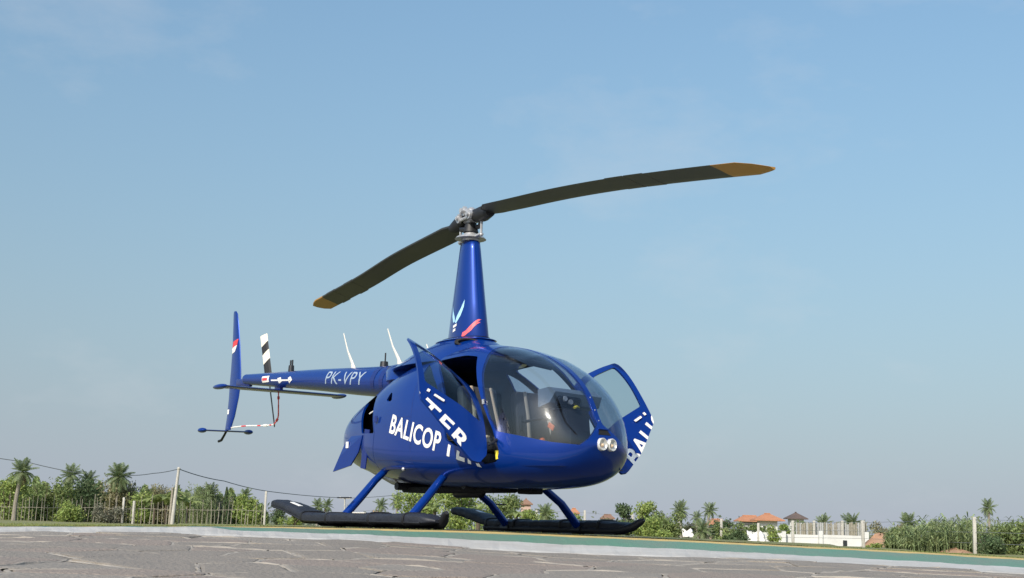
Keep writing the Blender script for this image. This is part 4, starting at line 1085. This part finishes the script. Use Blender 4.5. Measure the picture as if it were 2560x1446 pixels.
def banana(label, px, py, D, hpx, nl=8, group=None, seed=3, spread=1.0):
    b = ground_at(px, py, D); h = hpx*m_px(D); r = random.Random(seed); t = thing('banana_plant', label, 'banana plant', b, 0, group)
    tube('stem', [(0, 0, -.2), (0, 0, h*.3), (.02, 0, h*.6)], [.12, .10, .06], MT['twig'], t, 8)
    for i in range(nl):
        o = bpy.data.objects.new('leaf', BL[i % 3]); COL.objects.link(o); o.parent = t; o.location = (0, 0, h*r.uniform(.42, .6)); s = h*.62*r.uniform(.8, 1.1)*spread; o.scale = (s, s*1.1, s*1.35)
        o.rotation_euler = (r.uniform(-.4, .4), -r.uniform(.15, .75), i*2.4+r.uniform(-.3, .3))
    return t
def canes(name, label, cat, px, py, D, wpx, hpx, n, leaf, depth, seed=5, kind=None, L=.8):
    """stand of upright stalks with long arching blades"""
    b = ground_at(px, py, D); w, h = wpx*m_px(D), hpx*m_px(D); r = random.Random(seed); vs = []; fs = []
    R2, F2 = Vector(CR), Vector(CF)
    for i in range(n):
        x = r.uniform(-.5, .5)*w; y = r.uniform(-.5, .5)*depth; hh = h*r.uniform(.55, 1.0)*(1-.35*abs(2*x/w)**3)
        o = R2*x+F2*y; lean = Vector((r.uniform(-.12, .12), r.uniform(-.12, .12), 1))
        k = len(vs); rw = .012; top = o+lean*hh
        vs += [o-R2*rw, o+R2*rw, top+R2*rw*.5, top-R2*rw*.5]; fs.append((k, k+1, k+2, k+3))
        for q in range(r.randint(5, 9)):
            z = hh*r.uniform(.25, 1.0); a = r.uniform(0, 6.28); d = Vector((math.cos(a), math.sin(a), r.uniform(.2, 1.1))).normalized(); l = L*r.uniform(.5, 1.1); s = d.cross(Vector((0, 0, 1))).normalized()*.035
            p0 = o+lean*z; p1 = p0+d*l*.55; p2 = p0+d*l+Vector((0, 0, -.45*l)); k = len(vs)
            vs += [p0-s*.6, p0+s*.6, p1+s, p1-s, p2]; fs += [(k, k+1, k+2, k+3), (k+3, k+2, k+4)]
    if kind:
        o = pyobj(name, vs, fs, LEAF[leaf]); o.location = b; o['kind'] = kind; o['label'] = label; o['category'] = cat; return o
    t = thing(name, label, cat, b); pyobj('foliage', vs, fs, LEAF[leaf], t); return t

# --- left thicket, from left to right
GL = 'mixed trees and shrubs of the left thicket'
shrub('leafy_tree', 'bright green leafy tree at the left edge behind the leaning palm trunk', 'tree', 12, 1305, 114, 120, 112, 'bright', 1500, .26, 1)
shrub('leafy_tree', 'dense green tree filling the gap between the two leftmost palms', 'tree', 112, 1305, 118, 125, 108, 'mid', 1500, .26, 2)
shrub('leafy_tree', 'dark green tree under the cluster of two small palm crowns on the left', 'tree', 205, 1306, 120, 125, 100, 'dark', 1400, .24, 3)
shrub('leafy_tree', 'olive tree with hanging foliage below the tallest round palm crown on the left', 'tree', 296, 1307, 119, 130, 105, 'olive', 1500, .24, 4)
shrub('shrub', 'bright shrub just right of the round palm and left of the banana plants', 'shrub', 352, 1308, 116, 75, 72, 'bright', 900, .22, 5)
shrub('leafy_tree', 'dull green tree behind the banana plants by the power pole', 'tree', 405, 1308, 122, 110, 92, 'olive', 1200, .24, 6)
canes('cane_stand', 'tall pale cane stand right of the power pole in the left thicket', 'cane', 492, 1311, 118, 90, 100, 150, 'cane', 4, 7)
shrub('leafy_tree', 'grey green tree behind the cane stand right of the power pole', 'tree', 525, 1311, 122, 110, 88, 'grey', 1200, .24, 8)
shrub('leafy_tree', 'dense yellow green tree at the right end of the left thicket', 'tree', 612, 1314, 114, 78, 78, 'bright', 1200, .22, 9)
shrub('bush', 'low bright bush in front of the stake fence below the dense palm group', 'bush', 168, 1307, 109, 105, 47, 'bright', 1100, .18, 10)
shrub('bush', 'low dusty grey green bush in front of the stake fence under the round palm', 'bush', 268, 1308, 109, 82, 42, 'grey', 800, .17, 11)
b = ground_at(561, 1312, 117); t = thing('conifer', 'slim dark columnar conifer in the left thicket left of its yellow green end', 'conifer', b); h = 90*m_px(117)
vs = []; fs = []; r = random.Random(5)
for i in range(500):
    z = h*r.random(); a = r.uniform(0, 6.28); q = .34*(1-(z/h)**2)*r.random()**.4+.03; leaf_quad(vs, fs, Vector((math.cos(a)*q, math.sin(a)*q, z)), Vector((math.cos(a)*.3, math.sin(a)*.3, 1)).normalized(), rdir(r), .24, .09)
pyobj('crown', vs, fs, LEAF['dark'], t); tube('trunk', [(0, 0, -.1), (0, 0, h*.9)], [.06, .02], MT['twig'], t, 6)
palm('leaning palm with a pale trunk standing before the fence at the far left', 34, 1302, 107, 118, 39, 18, 10, seed=1, tr=.17)
palm('palm crown of spiky fronds rising second from the left above the thicket', 165, 1305, 121, 112, 34, 15, 2, seed=2)
palm('small palm crown half sunk in the thicket between the spiky and the round one', 212, 1305, 122, 100, 30, 14, 0, seed=3)
palm('round full palm crown, tallest of the three above the middle of the left thicket', 287, 1307, 118, 110, 40, 22, 0, seed=4, dead=5)
palm('short palm with upright fronds above the cane stand right of the power pole', 520, 1312, 119, 70, 34, 15, 0, seed=5)
palm('small palm tuft above the yellow green tree at the end of the left thicket', 610, 1314, 117, 70, 25, 12, 0, seed=6)
banana('banana plant with broad upright leaves left of the power pole', 412, 1309, 112, 98, 9, seed=1)
banana('banana plant with tattered leaves close beside the brown post', 384, 1309, 113, 86, 7, seed=2)
banana('banana plant growing just right of the white power pole', 466, 1310, 113, 82, 8, seed=3)

vs = []; fs = []; r = random.Random(31); prof = curve([(-80, 98), (60, 108), (150, 100), (240, 106), (340, 98), (400, 84), (470, 96), (540, 92), (620, 72), (665, 40)])
for i in range(32000):
    px = r.uniform(-80, 668); D = r.uniform(123, 134); hh = prof(px)*(.85+.12*math.sin(px*.09)+.1*math.sin(px*.23+2)); p = ground_at(px, 1303+.018*px, D); z = hh*m_px(D)*r.random()**.75
    leaf_quad(vs, fs, p+Vector((0, 0, z)), (rdir(r)+Vector((0, 0, -.3))).normalized(), rdir(r), r.uniform(.25, .6), r.uniform(.12, .28))
o = pyobj('thicket', vs, fs, LEAF['mid']); o['kind'] = 'stuff'; o['label'] = 'dense green thicket filling the gaps behind the left trees'; o['category'] = 'thicket'
# --- stake fence before the thicket, posts and rail
fl_ = thing('stake_fence', 'rough fence of pale uneven stakes in front of the left thicket', 'fence', ground_at(0, 1303, 110.5))
o0 = fl_.location.copy()
def fpos(px, D=110.5): return ground_at(px, float(np.interp(px, [-60, 30, 430, 690], [1303, 1304, 1310, 1316])), D)
rr = random.Random(9)
px = -40
while px < 655:
    p = fpos(px)-o0; h = rr.uniform(38, 74)*m_px(110)*(1.0 if px < 480 else .85); lx, ly = rr.uniform(-.12, .12), rr.uniform(-.1, .1); k = rr.uniform(-.08, .08); rad = rr.uniform(.022, .042)
    bm = bmesh.new(); add_tube(bm, [p+Vector((0, 0, -.2)), p+Vector((lx*.4+k, ly*.4, h*.45)), p+Vector((lx, ly, h))], [rad, rad*.9, rad*.6], 5); obj('stake', bm, MT['stake'], fl_, True)
    px += rr.uniform(7, 14)
for px, hpx, m in ((305, 58, 'concrete'), (331, 50, 'concrete'), (660, 80, 'concrete'), (-20, 50, 'concrete')):
    p = fpos(px, 110)-o0; bm = bmesh.new(); add_box(bm, p+Vector((0, 0, hpx*m_px(110)/2)), (.17, .17, hpx*m_px(110)+.3), Matrix.Rotation(-PHI, 3, 'Z'), .02); obj('post', bm, MT[m], fl_, True)
for hh in (36,):
    pts = []
    for px in range(-40, 700, 40): pts.append(fpos(px, 110.3)-o0+Vector((0, 0, hh*m_px(110)+rr.uniform(-.06, .06))))
    bm = bmesh.new(); add_tube(bm, pts, .02, 5); obj('rail', bm, MT['stake'], fl_, True)

# --- power poles and cables
def pole(label, px0, y0, px1, y1, D, r0, m, arm=None, name='power_pole'):
    a = ground_at(px0, y0, D); b = ground_at(px1, y1, D); t = thing(name, label, 'pole', a)
    tube('shaft', [(0, 0, -.3), tuple((b-a)*.5), tuple(b-a)], [r0, r0*.85, r0*.65], MT[m], t, 10)
    if arm:
        c = b-a; bm = bmesh.new(); add_box(bm, c+Vector((0, 0, -.15)), (arm, .09, .09), Matrix.Rotation(math.pi/2-PHI, 3, 'Z'))
        obj('cross_arm', bm, MT[m], t)
        for s in (-1, 1): tube('insulator', [tuple(c+Vector(CR)*s*arm*.42+Vector((0, 0, -.1))), tuple(c+Vector(CR)*s*arm*.42+Vector((0, 0, .12)))], .05, MT['white'], t, 8)
    else:
        bm = bmesh.new(); bmesh.ops.create_uvsphere(bm, u_segments=8, v_segments=5, radius=r0*.9, matrix=Matrix.Translation(b-a)); obj('cap', bm, MT[m], t, True)
    return t
pole('tall white leaning pole carrying cables in front of the left thicket', 430, 1309, 447, 1172, 109, .17, 'concrete')
pole('short thick pinkish post close left of the tall white leaning pole', 424, 1310, 432, 1222, 109.5, .15, 'stake', None, 'post')
pole('thin distant pole with a short cross arm left of the rear blue strut', 861, 1318, 862, 1244, 190, .14, 'concrete', 1.6)
def cable(label, pts, rad=.028, sag=0, m='wire'):
    P = [ground_at(*p) for p in pts]; o0 = P[0].copy(); fine = []
    for i in range(len(P)-1):
        for k in range(8):
            t = k/8; fine.append(P[i].lerp(P[i+1], t)-o0+Vector((0, 0, -4*sag*t*(1-t))))
    fine.append(P[-1]-o0); bm = bmesh.new(); add_tube(bm, fine, rad, 5); o = obj('cable', bm, MT[m], None, True); o.location = o0; return tag(o, label, 'cable')
cable('dark overhead cable running from the left edge down behind the palm crowns', [(-60, 1136, 118), (70, 1156, 118), (190, 1182, 117)], .035, .05)
cable('dark overhead cable rising from the round palm crown up to the white pole', [(318, 1189, 116), (382, 1184, 112), (446, 1173, 109)], .032, .06)
cable('long dark cable sagging from the white pole away behind the helicopter', [(447, 1173, 109), (560, 1203, 125), (680, 1230, 150), (861, 1245, 190)], .04, .12)
cable('faint far cable running level behind the rear skid struts', [(861, 1246, 190), (1000, 1237, 180), (1160, 1225, 170)], .035, .10)

# --- centre: low growth beyond the pad and the trees behind the helicopter
palm('clump of dry brown palm fronds on the horizon above the rear float', 792, 1311, 150, 42, 24, 14, 0, seed=12, dead=8)
palm('second dry palm tuft right beside the brown clump above the rear float', 815, 1311, 152, 44, 22, 13, 0, seed=13, dead=8)
shrub('shrub', 'narrow dark shrub standing right of the pale post beyond the pad', 'shrub', 692, 1313, 120, 42, 52, 'dark', 600, .2, 31)
shrub('shrub', 'flat sunlit low shrub below the raised rear end of the near float', 'shrub', 735, 1313, 95, 110, 26, 'bright', 700, .15, 32)
shrub('shrub', 'tan scrubby bush on the horizon between the two lit blue struts', 'bush', 910, 1316, 150, 120, 34, 'dry', 800, .25, 33)
shrub('shrub', 'grey green scrub left of the brown palm clump on the horizon', 'bush', 850, 1316, 160, 70, 26, 'olive', 500, .25, 34)
palm('small far palm seen between the two lit blue struts', 950, 1316, 140, 50, 22, 12, 0, seed=14)
palm('small far palm left of the layered tree behind the front blue strut', 990, 1316, 130, 58, 24, 13, 0, seed=15)
tr_ = shrub('layered_tree', 'bright flat topped tree spreading behind the front lit blue strut', 'tree', 1050, 1322, 70, 130, 94, 'bright', 1600, .16, 35, lobes=12)
shrub('leafy_tree', 'large sunlit tree behind the helicopter between the two skids', 'tree', 1150, 1326, 66, 150, 100, 'bright', 1900, .16, 36, lobes=12)
shrub('leafy_tree', 'round green tree sloping down behind the black rear strut', 'tree', 1240, 1330, 68, 130, 86, 'mid', 1600, .15, 37, lobes=11)
shrub('leafy_tree', 'lower green shrub mass seen between the two black struts', 'tree', 1345, 1334, 72, 130, 62, 'bright', 1400, .15, 38)
shrub('shrub', 'low yellow green shrub right of the front black strut', 'shrub', 1455, 1340, 82, 95, 46, 'bright', 900, .15, 39)
shrub('shrub', 'olive low shrub under the toe of the far black skid', 'shrub', 1520, 1342, 88, 80, 40, 'olive', 800, .15, 40)
banana('banana plant with long drooping leaves behind the front lit strut', 1085, 1322, 62, 80, 8, seed=4)
banana('banana plant between the skids under the middle of the belly', 1195, 1328, 62, 74, 8, seed=5)
banana('banana plant seen just left of the black front strut', 1290, 1332, 66, 66, 8, seed=6)
palm('young palm with long fronds sprouting between the two black struts', 1362, 1336, 70, 50, 30, 14, 0, seed=16)
shrub('leafy_tree', 'dark rounded tree at the left of the mound of trees right of the helicopter', 'tree', 1568, 1344, 84, 66, 90, 'dark', 1100, .18, 41)
shrub('leafy_tree', 'bright crowned tree in the mound of trees right of the helicopter nose', 'tree', 1620, 1346, 82, 92, 90, 'bright', 1500, .17, 42)
shrub('leafy_tree', 'lower green tree at the right foot of the mound of trees', 'tree', 1665, 1349, 80, 90, 68, 'mid', 1300, .16, 43)
palm('tall feathery palm standing behind a pale post right of the helicopter', 1702, 1350, 96, 70, 28, 17, -2, seed=17)
palm('dark palm with wind swept fronds, right one of the pair beyond the nose', 1768, 1352, 100, 72, 25, 14, 6, seed=18)
palm('short young palm between the feathery and the wind swept palms', 1743, 1352, 92, 56, 20, 12, 0, seed=19)
palm('low bright palm with arching fronds beside the small white sheet', 1755, 1353, 78, 24, 34, 14, 0, seed=20, dead=1)
shrub('shrub', 'spreading low palm like shrub left of the small white sheet', 'shrub', 1640, 1350, 72, 120, 46, 'bright', 1200, .14, 44)
shrub('shrub', 'green shrub between two pale posts left of the white wall', 'shrub', 1828, 1356, 82, 110, 44, 'mid', 1200, .15, 45)
shrub('shrub', 'dark dense bush close before the left end of the white wall', 'bush', 1838, 1360, 76, 70, 30, 'dark', 900, .13, 46)
shrub('shrub', 'small round green bush growing against the white wall', 'bush', 1932, 1356, 88, 44, 40, 'bright', 600, .14, 47)
banana('banana plant right of the wind swept palm', 1803, 1354, 86, 48, 7, seed=7)

shrub('shrub', 'long green shrub hiding the lower walls of the orange roofed houses', 'shrub', 1885, 1352, 112, 90, 38, 'mid', 1100, .2, 61)
shrub('shrub', 'bright shrub before the bright white house left of the dark peaked roof', 'shrub', 1950, 1352, 110, 70, 36, 'bright', 900, .2, 62)
shrub('shrub', 'dark green shrub below the small orange roof by the wind swept palm', 'shrub', 1795, 1352, 104, 80, 44, 'dark', 1000, .2, 63)
shrub('shrub', 'olive scrub stretching between the mound of trees and the feathery palm', 'shrub', 1722, 1352, 98, 90, 40, 'olive', 1000, .2, 64)
shrub('shrub', 'green shrub rising behind the white wall under the dark peaked roof', 'shrub', 2010, 1354, 112, 80, 44, 'mid', 1000, .2, 65)
shrub('shrub', 'low spreading shrub along the horizon left of the soil heap palm', 'bush', 2225, 1356, 120, 120, 40, 'olive', 1000, .22, 66)
# --- post and wire fence round the far side of the field
fr_ = thing('wire_fence', 'fence of pale square posts and thin wires across the field behind the helicopter', 'fence', ground_at(1700, 1351, 84))
o0 = fr_.location.copy()
POSTS = [(800, 1317, 98, 36), (1157, 1324, 92, 62), (1342, 1336, 88, 62), (1462, 1340, 87, 62), (1582, 1344, 86, 56), (1697, 1350, 84, 60), (1803, 1356, 82, 56), (1896, 1362, 79, 52), (1983, 1366, 76, 62), (2159, 1370, 70, 66), (2438, 1390, 60, 94), (2790, 1410, 52, 110)]
tops = []
for px, py, D, hp in POSTS:
    a = ground_at(px, py, D)-o0; h = hp*m_px(D); ln_ = rv.uniform(-.05, .02)
    bm = bmesh.new(); add_box(bm, (0, 0, h/2-.15), (.145, .145, h+.3), None, .015); bmesh.ops.transform(bm, matrix=Matrix.Translation(a) @ Matrix.Rotation(ln_, 4, 'Y') @ Matrix.Rotation(-PHI+rv.uniform(-.2, .2), 4, 'Z'), verts=bm.verts[:])
    obj('post', bm, MT['concrete'], fr_, True); tops.append((a, h))
for f in (.92, .62, .32):
    bm = bmesh.new(); add_tube(bm, [a+Vector((0, 0, h*f+rv.uniform(-.03, .03))) for a, h in tops], .009, 4); obj('wire', bm, MT['steel_wire'], fr_)

# --- white wall, mesh screen, sheets, soil heap
RZ = math.pi/2-PHI
def aligned_box(name, px0, px1, yb, yt, D, depth, m, parent=None, o0=None, bev=0.0):
    a = ground_at(px0, yb, D); b = ground_at(px1, yb, D); c = (a+b)/2+Vector(CF)*depth/2; h = (yb-yt)*m_px(D); w = (b-a).length
    bm = bmesh.new(); add_box(bm, (0, 0, h/2), (w, depth, h), None, bev); bmesh.ops.transform(bm, matrix=Matrix.Translation(c-(o0 or Vector())) @ Matrix.Rotation(RZ-.02, 4, 'Z'), verts=bm.verts[:])
    return obj(name, bm, m, parent)
w = thing('garden_wall', 'long low whitewashed wall with ragged top right of the palm pair', 'wall', ground_at(2030, 1366, 92)); o0 = w.location.copy()
aligned_box('wall_panel', 1872, 1960, 1367, 1333, 92, .22, MT['white_wall'], w, o0)
aligned_box('wall_panel', 1962, 2052, 1368, 1338, 92.3, .22, MT['white_wall'], w, o0)
aligned_box('wall_panel', 2054, 2172, 1369, 1340, 92, .22, MT['white_wall'], w, o0)
for px, yt, ww in ((1961, 1330, 9), (2053, 1328, 9), (2168, 1332, 10), (1876, 1330, 8)): aligned_box('pier', px-ww/2, px+ww/2, 1368, yt, 91.9, .34, MT['white_wall'], w, o0)
aligned_box('opening', 2108, 2118, 1368, 1352, 91.96, .10, MT['pane'], w, o0)
s_ = thing('lattice_screen', 'grey upright lath screen standing behind the white wall', 'screen', ground_at(2075, 1352, 99)); o0 = s_.location.copy(); r = random.Random(4)
px = 1990
while px < 2165:
    yt = 1308+r.uniform(-2, 5)+(px-1990)*.006; w_ = r.uniform(3.0, 5.6); aligned_box('lath', px, px+w_, 1358, yt, 99+r.uniform(0, .05), .03, MT['grey_wall'] if r.random() < .7 else MT['stake'], s_, o0); px += w_+r.uniform(.3, 1.8)
aligned_box('rail', 1990, 2166, 1322, 1319, 99.15, .06, MT['stake'], s_, o0); aligned_box('rail', 1990, 2166, 1345, 1342, 99.15, .06, MT['stake'], s_, o0)
for px in (2036, 2107, 2160): aligned_box('post', px-3, px+3, 1360, 1304, 98.7, .14, MT['concrete'], s_, o0)
# small crumpled white sheet
def sheet(label, px0, px1, yb, yt, D, seed):
    r = random.Random(seed); a = ground_at(px0, yb, D); W = (px1-px0)*m_px(D); H = (yb-yt)*m_px(D); vs = []; fs = []; n, m = 9, 5
    for j_ in range(m):
        for i in range(n):
            x = W*i/(n-1); z = H*(j_/(m-1))*(1+.18*math.sin(i*1.1+seed)); off = .12*math.sin(i*1.7+j_)+r.uniform(-.05, .05)+.35*(1-j_/(m-1)); p = Vector(CR)*x+Vector((0, 0, z))-Vector(CF)*off; vs.append(p)
    for j_ in range(m-1):
        for i in range(n-1): fs.append((j_*n+i, j_*n+i+1, (j_+1)*n+i+1, (j_+1)*n+i))
    o = pyobj('tarpaulin', vs, fs, MT['white'], None, True); o.location = a; md = o.modifiers.new('s', 'SOLIDIFY'); md.thickness = .03
    return tag(o, label, 'sheet')
sheet('small white sheet propped among the young palms beyond the pad', 1705, 1732, 1343, 1325, 86, 1)
sheet('white sheet lying in folds against the left end of the white wall', 1868, 1912, 1362, 1332, 89, 2)
# soil heap
def heap(label, px, py, D, wpx, hpx, m, seed):
    b = ground_at(px, py, D); w, h = wpx*m_px(D), hpx*m_px(D); r = random.Random(seed); vs = []; fs = []; n, k = 22, 7
    for j_ in range(k):
        q = j_/(k-1)
        for i in range(n):
            a = 2*math.pi*i/n; rad = (1-q)*w/2*(1+r.uniform(-.22, .22)); vs.append(Vector((math.cos(a)*rad, math.sin(a)*rad*.7, h*(1-(1-q)**1.7)*(1+r.uniform(-.25, .25))-.05)))
    for j_ in range(k-1):
        for i in range(n): fs.append((j_*n+i, j_*n+(i+1) % n, (j_+1)*n+(i+1) % n, (j_+1)*n+i))
    o = pyobj('soil_heap', vs, fs, m, None, True); o.location = b; return tag(o, label, 'soil heap')
heap('heap of bare orange soil right of the white wall', 2200, 1366, 88, 90, 30, MT['soil'], 3)
heap('low brown mound of dry soil before the reeds left of the right post', 2390, 1388, 62, 120, 17, MT['soil'], 6)

# --- houses
def house(label, px0, px1, yb, ye, yr, D, wall, roof, wins=2, over=.5, seed=1, hip=.25):
    a = ground_at(px0, yb, D); b = ground_at(px1, yb, D); W = (b-a).length; h = (yb-ye)*m_px(D); rh = (ye-yr)*m_px(D); dp = W*.8
    c = (a+b)/2+Vector(CF)*dp/2; t = thing('house', label, 'house', c, RZ)
    bm = bmesh.new(); add_box(bm, (0, 0, h/2-.2), (W, dp, h+.4)); obj('wall', bm, MT[wall], t)
    x, y = W/2+over, dp/2+over; rx = max(.05, x*(1-2*hip)) ; bm = bmesh.new()
    v = [bm.verts.new(p) for p in ((-x, -y, h), (x, -y, h), (x, y, h), (-x, y, h), (-x, -y, h-.12), (x, -y, h-.12), (x, y, h-.12), (-x, y, h-.12), (-rx, 0, h+rh), (rx, 0, h+rh))]
    for f in ((0, 1, 9, 8), (1, 2, 9), (2, 3, 8, 9), (3, 0, 8), (4, 5, 1, 0), (5, 6, 2, 1), (6, 7, 3, 2), (7, 4, 0, 3), (7, 6, 5, 4)): bm.faces.new([v[i] for i in f])
    rf = obj('roof', bm, MT[roof], t)
    tube('ridge', [(-rx, 0, h+rh+.03), (rx, 0, h+rh+.03)], .09, MT[roof], rf, 6)
    for i in range(wins):
        cx = W*(-.5+(i+.5)/wins); bm = bmesh.new(); add_box(bm, (cx, -dp/2-.02, h*.55), (min(.9, W*.2), .06, h*.38)); wn_ = obj('window', bm, MT['white'], t)
        bm = bmesh.new(); add_box(bm, (cx, -dp/2-.055, h*.55), (min(.74, W*.16), .03, h*.30)); obj('pane', bm, MT['pane'], wn_)
    return t
house('low grey walled house with a wide orange roof beside the white walled one', 1856, 1898, 1350, 1304, 1292, 165, 'grey_wall', 'tile', 2, .7)
house('house with a tall orange hipped roof and bright white wall', 1900, 1944, 1350, 1302, 1287, 160, 'white_wall', 'tile', 2, .8, hip=.4)
house('small house with a peaked dark roof right of the orange roofs', 1976, 2010, 1350, 1298, 1284, 170, 'white_wall', 'dtile', 2, .5, hip=.46)
house('small orange roofed house just right of the wind swept palm', 1776, 1812, 1350, 1313, 1301, 150, 'pink_wall', 'tile', 2, .5)
house('house with a brown pyramid roof above the trees between the skids', 1301, 1325, 1335, 1262, 1250, 150, 'pink_wall', 'btile', 2, .25, hip=.46)
house('pinkish house with small turrets right of the front black strut', 1422, 1446, 1338, 1284, 1274, 170, 'pink_wall', 'tile', 2, .15, hip=.35)
house('brown roofed low house left of the mound of trees', 1506, 1532, 1340, 1297, 1289, 165, 'pink_wall', 'btile', 2, .25)

# --- right hand growth
palm('low bushy palm on the horizon above the grey lath screen', 2058, 1352, 125, 37, 30, 16, 0, seed=23)
palm('broader palm tuft on the horizon left of the last wall pier', 2130, 1354, 125, 40, 34, 17, 0, seed=24)
palm('small palm tuft behind the right end of the lath screen', 2156, 1354, 128, 33, 20, 12, 0, seed=25)
palm('wide bushy palm alone on the horizon above the soil heap', 2272, 1356, 130, 41, 34, 19, 0, seed=26, dead=1)
palm('lone tall palm rising above the reed bank at the right', 2476, 1366, 92, 92, 25, 15, -2, seed=27, dead=1)
shrub('shrub', 'round sprawling green shrub at the left end of the right reed bank', 'shrub', 2258, 1380, 66, 120, 50, 'mid', 1400, .14, 51)
shrub('shrub', 'dense green shrub next to the right of the sprawling one', 'shrub', 2335, 1383, 66, 120, 70, 'mid', 1500, .14, 52)
shrub('shrub', 'tall bright shrub left of the pale right hand post', 'shrub', 2405, 1386, 66, 110, 84, 'bright', 1500, .14, 53)
shrub('shrub', 'dark low bush at the foot of the pale right hand post', 'bush', 2478, 1391, 59, 90, 46, 'dark', 1000, .12, 54)
shrub('shrub', 'dense shrub at the right edge of the picture', 'shrub', 2540, 1394, 62, 130, 84, 'mid', 1600, .14, 55)
shrub('shrub', 'low yellow green tuft between the soil heap and the reed bank', 'bush', 2185, 1374, 76, 60, 16, 'bright', 400, .12, 56)
canes('reeds', 'bank of tall green reeds along the right side', 'reeds', 2450, 1388, 64, 420, 92, 520, 'cane', 5, 8, 'stuff', .7)

# far low tree line closing the horizon, and grass tufts along the pad edge
vs = []; fs = []; r = random.Random(77)
for i in range(9000):
    px = r.uniform(560, 2760); D = r.uniform(230, 330); hor = 1287+.0297*px
    p = ground_at(px, hor, D); k = .6+.4*math.sin(px*.021)+.3*math.sin(px*.067+1)
    p.z = ZG+abs(r.gauss(0, .55))*(1.5+1.1*k); leaf_quad(vs, fs, p, rdir(r), rdir(r), r.uniform(.5, 1.1), r.uniform(.3, .7))
o = pyobj('far_tree_line', vs, fs, LEAF['far']); o['kind'] = 'stuff'; o['label'] = 'low hazy tree line along the horizon'; o['category'] = 'trees'
vs = []; fs = []
for i in range(9000):
    px = r.uniform(-200, 2700)
    D = Dtop(px)+.06+r.random()**2*(2.2 if px < 560 else .35); p = at(px, yTop(px), Dtop(px)); p = Vector((float(p[0]), float(p[1]), float(p[2])))+Vector(CF)*(D-Dtop(px))
    if 560 < px < 2200 and r.random() < .72: continue
    h = r.uniform(.006, .026) if px < 700 else r.uniform(.004, .014); d = Vector((r.uniform(-.6, .6), r.uniform(-.6, .6), 1)).normalized(); s = Vector(CR)*r.uniform(.002, .005); k = len(vs)
    vs += [p-s, p+s, p+d*h]; fs.append((k, k+1, k+2))
for i in range(16000):
    X = r.uniform(-26, 4); D = r.uniform(22, 108)
    p = gp(X, D, ZG); h = r.uniform(.03, .12); d = Vector((r.uniform(-.5, .5), r.uniform(-.5, .5), 1)).normalized(); s = Vector(CR)*r.uniform(.01, .03); k = len(vs)
    vs += [p-s, p+s, p+d*h]; fs.append((k, k+1, k+2))
o = pyobj('grass', vs, fs, MT['blade_grass']); o['kind'] = 'stuff'; o['label'] = 'short grass along the pad edge and the field'; o['category'] = 'grass'
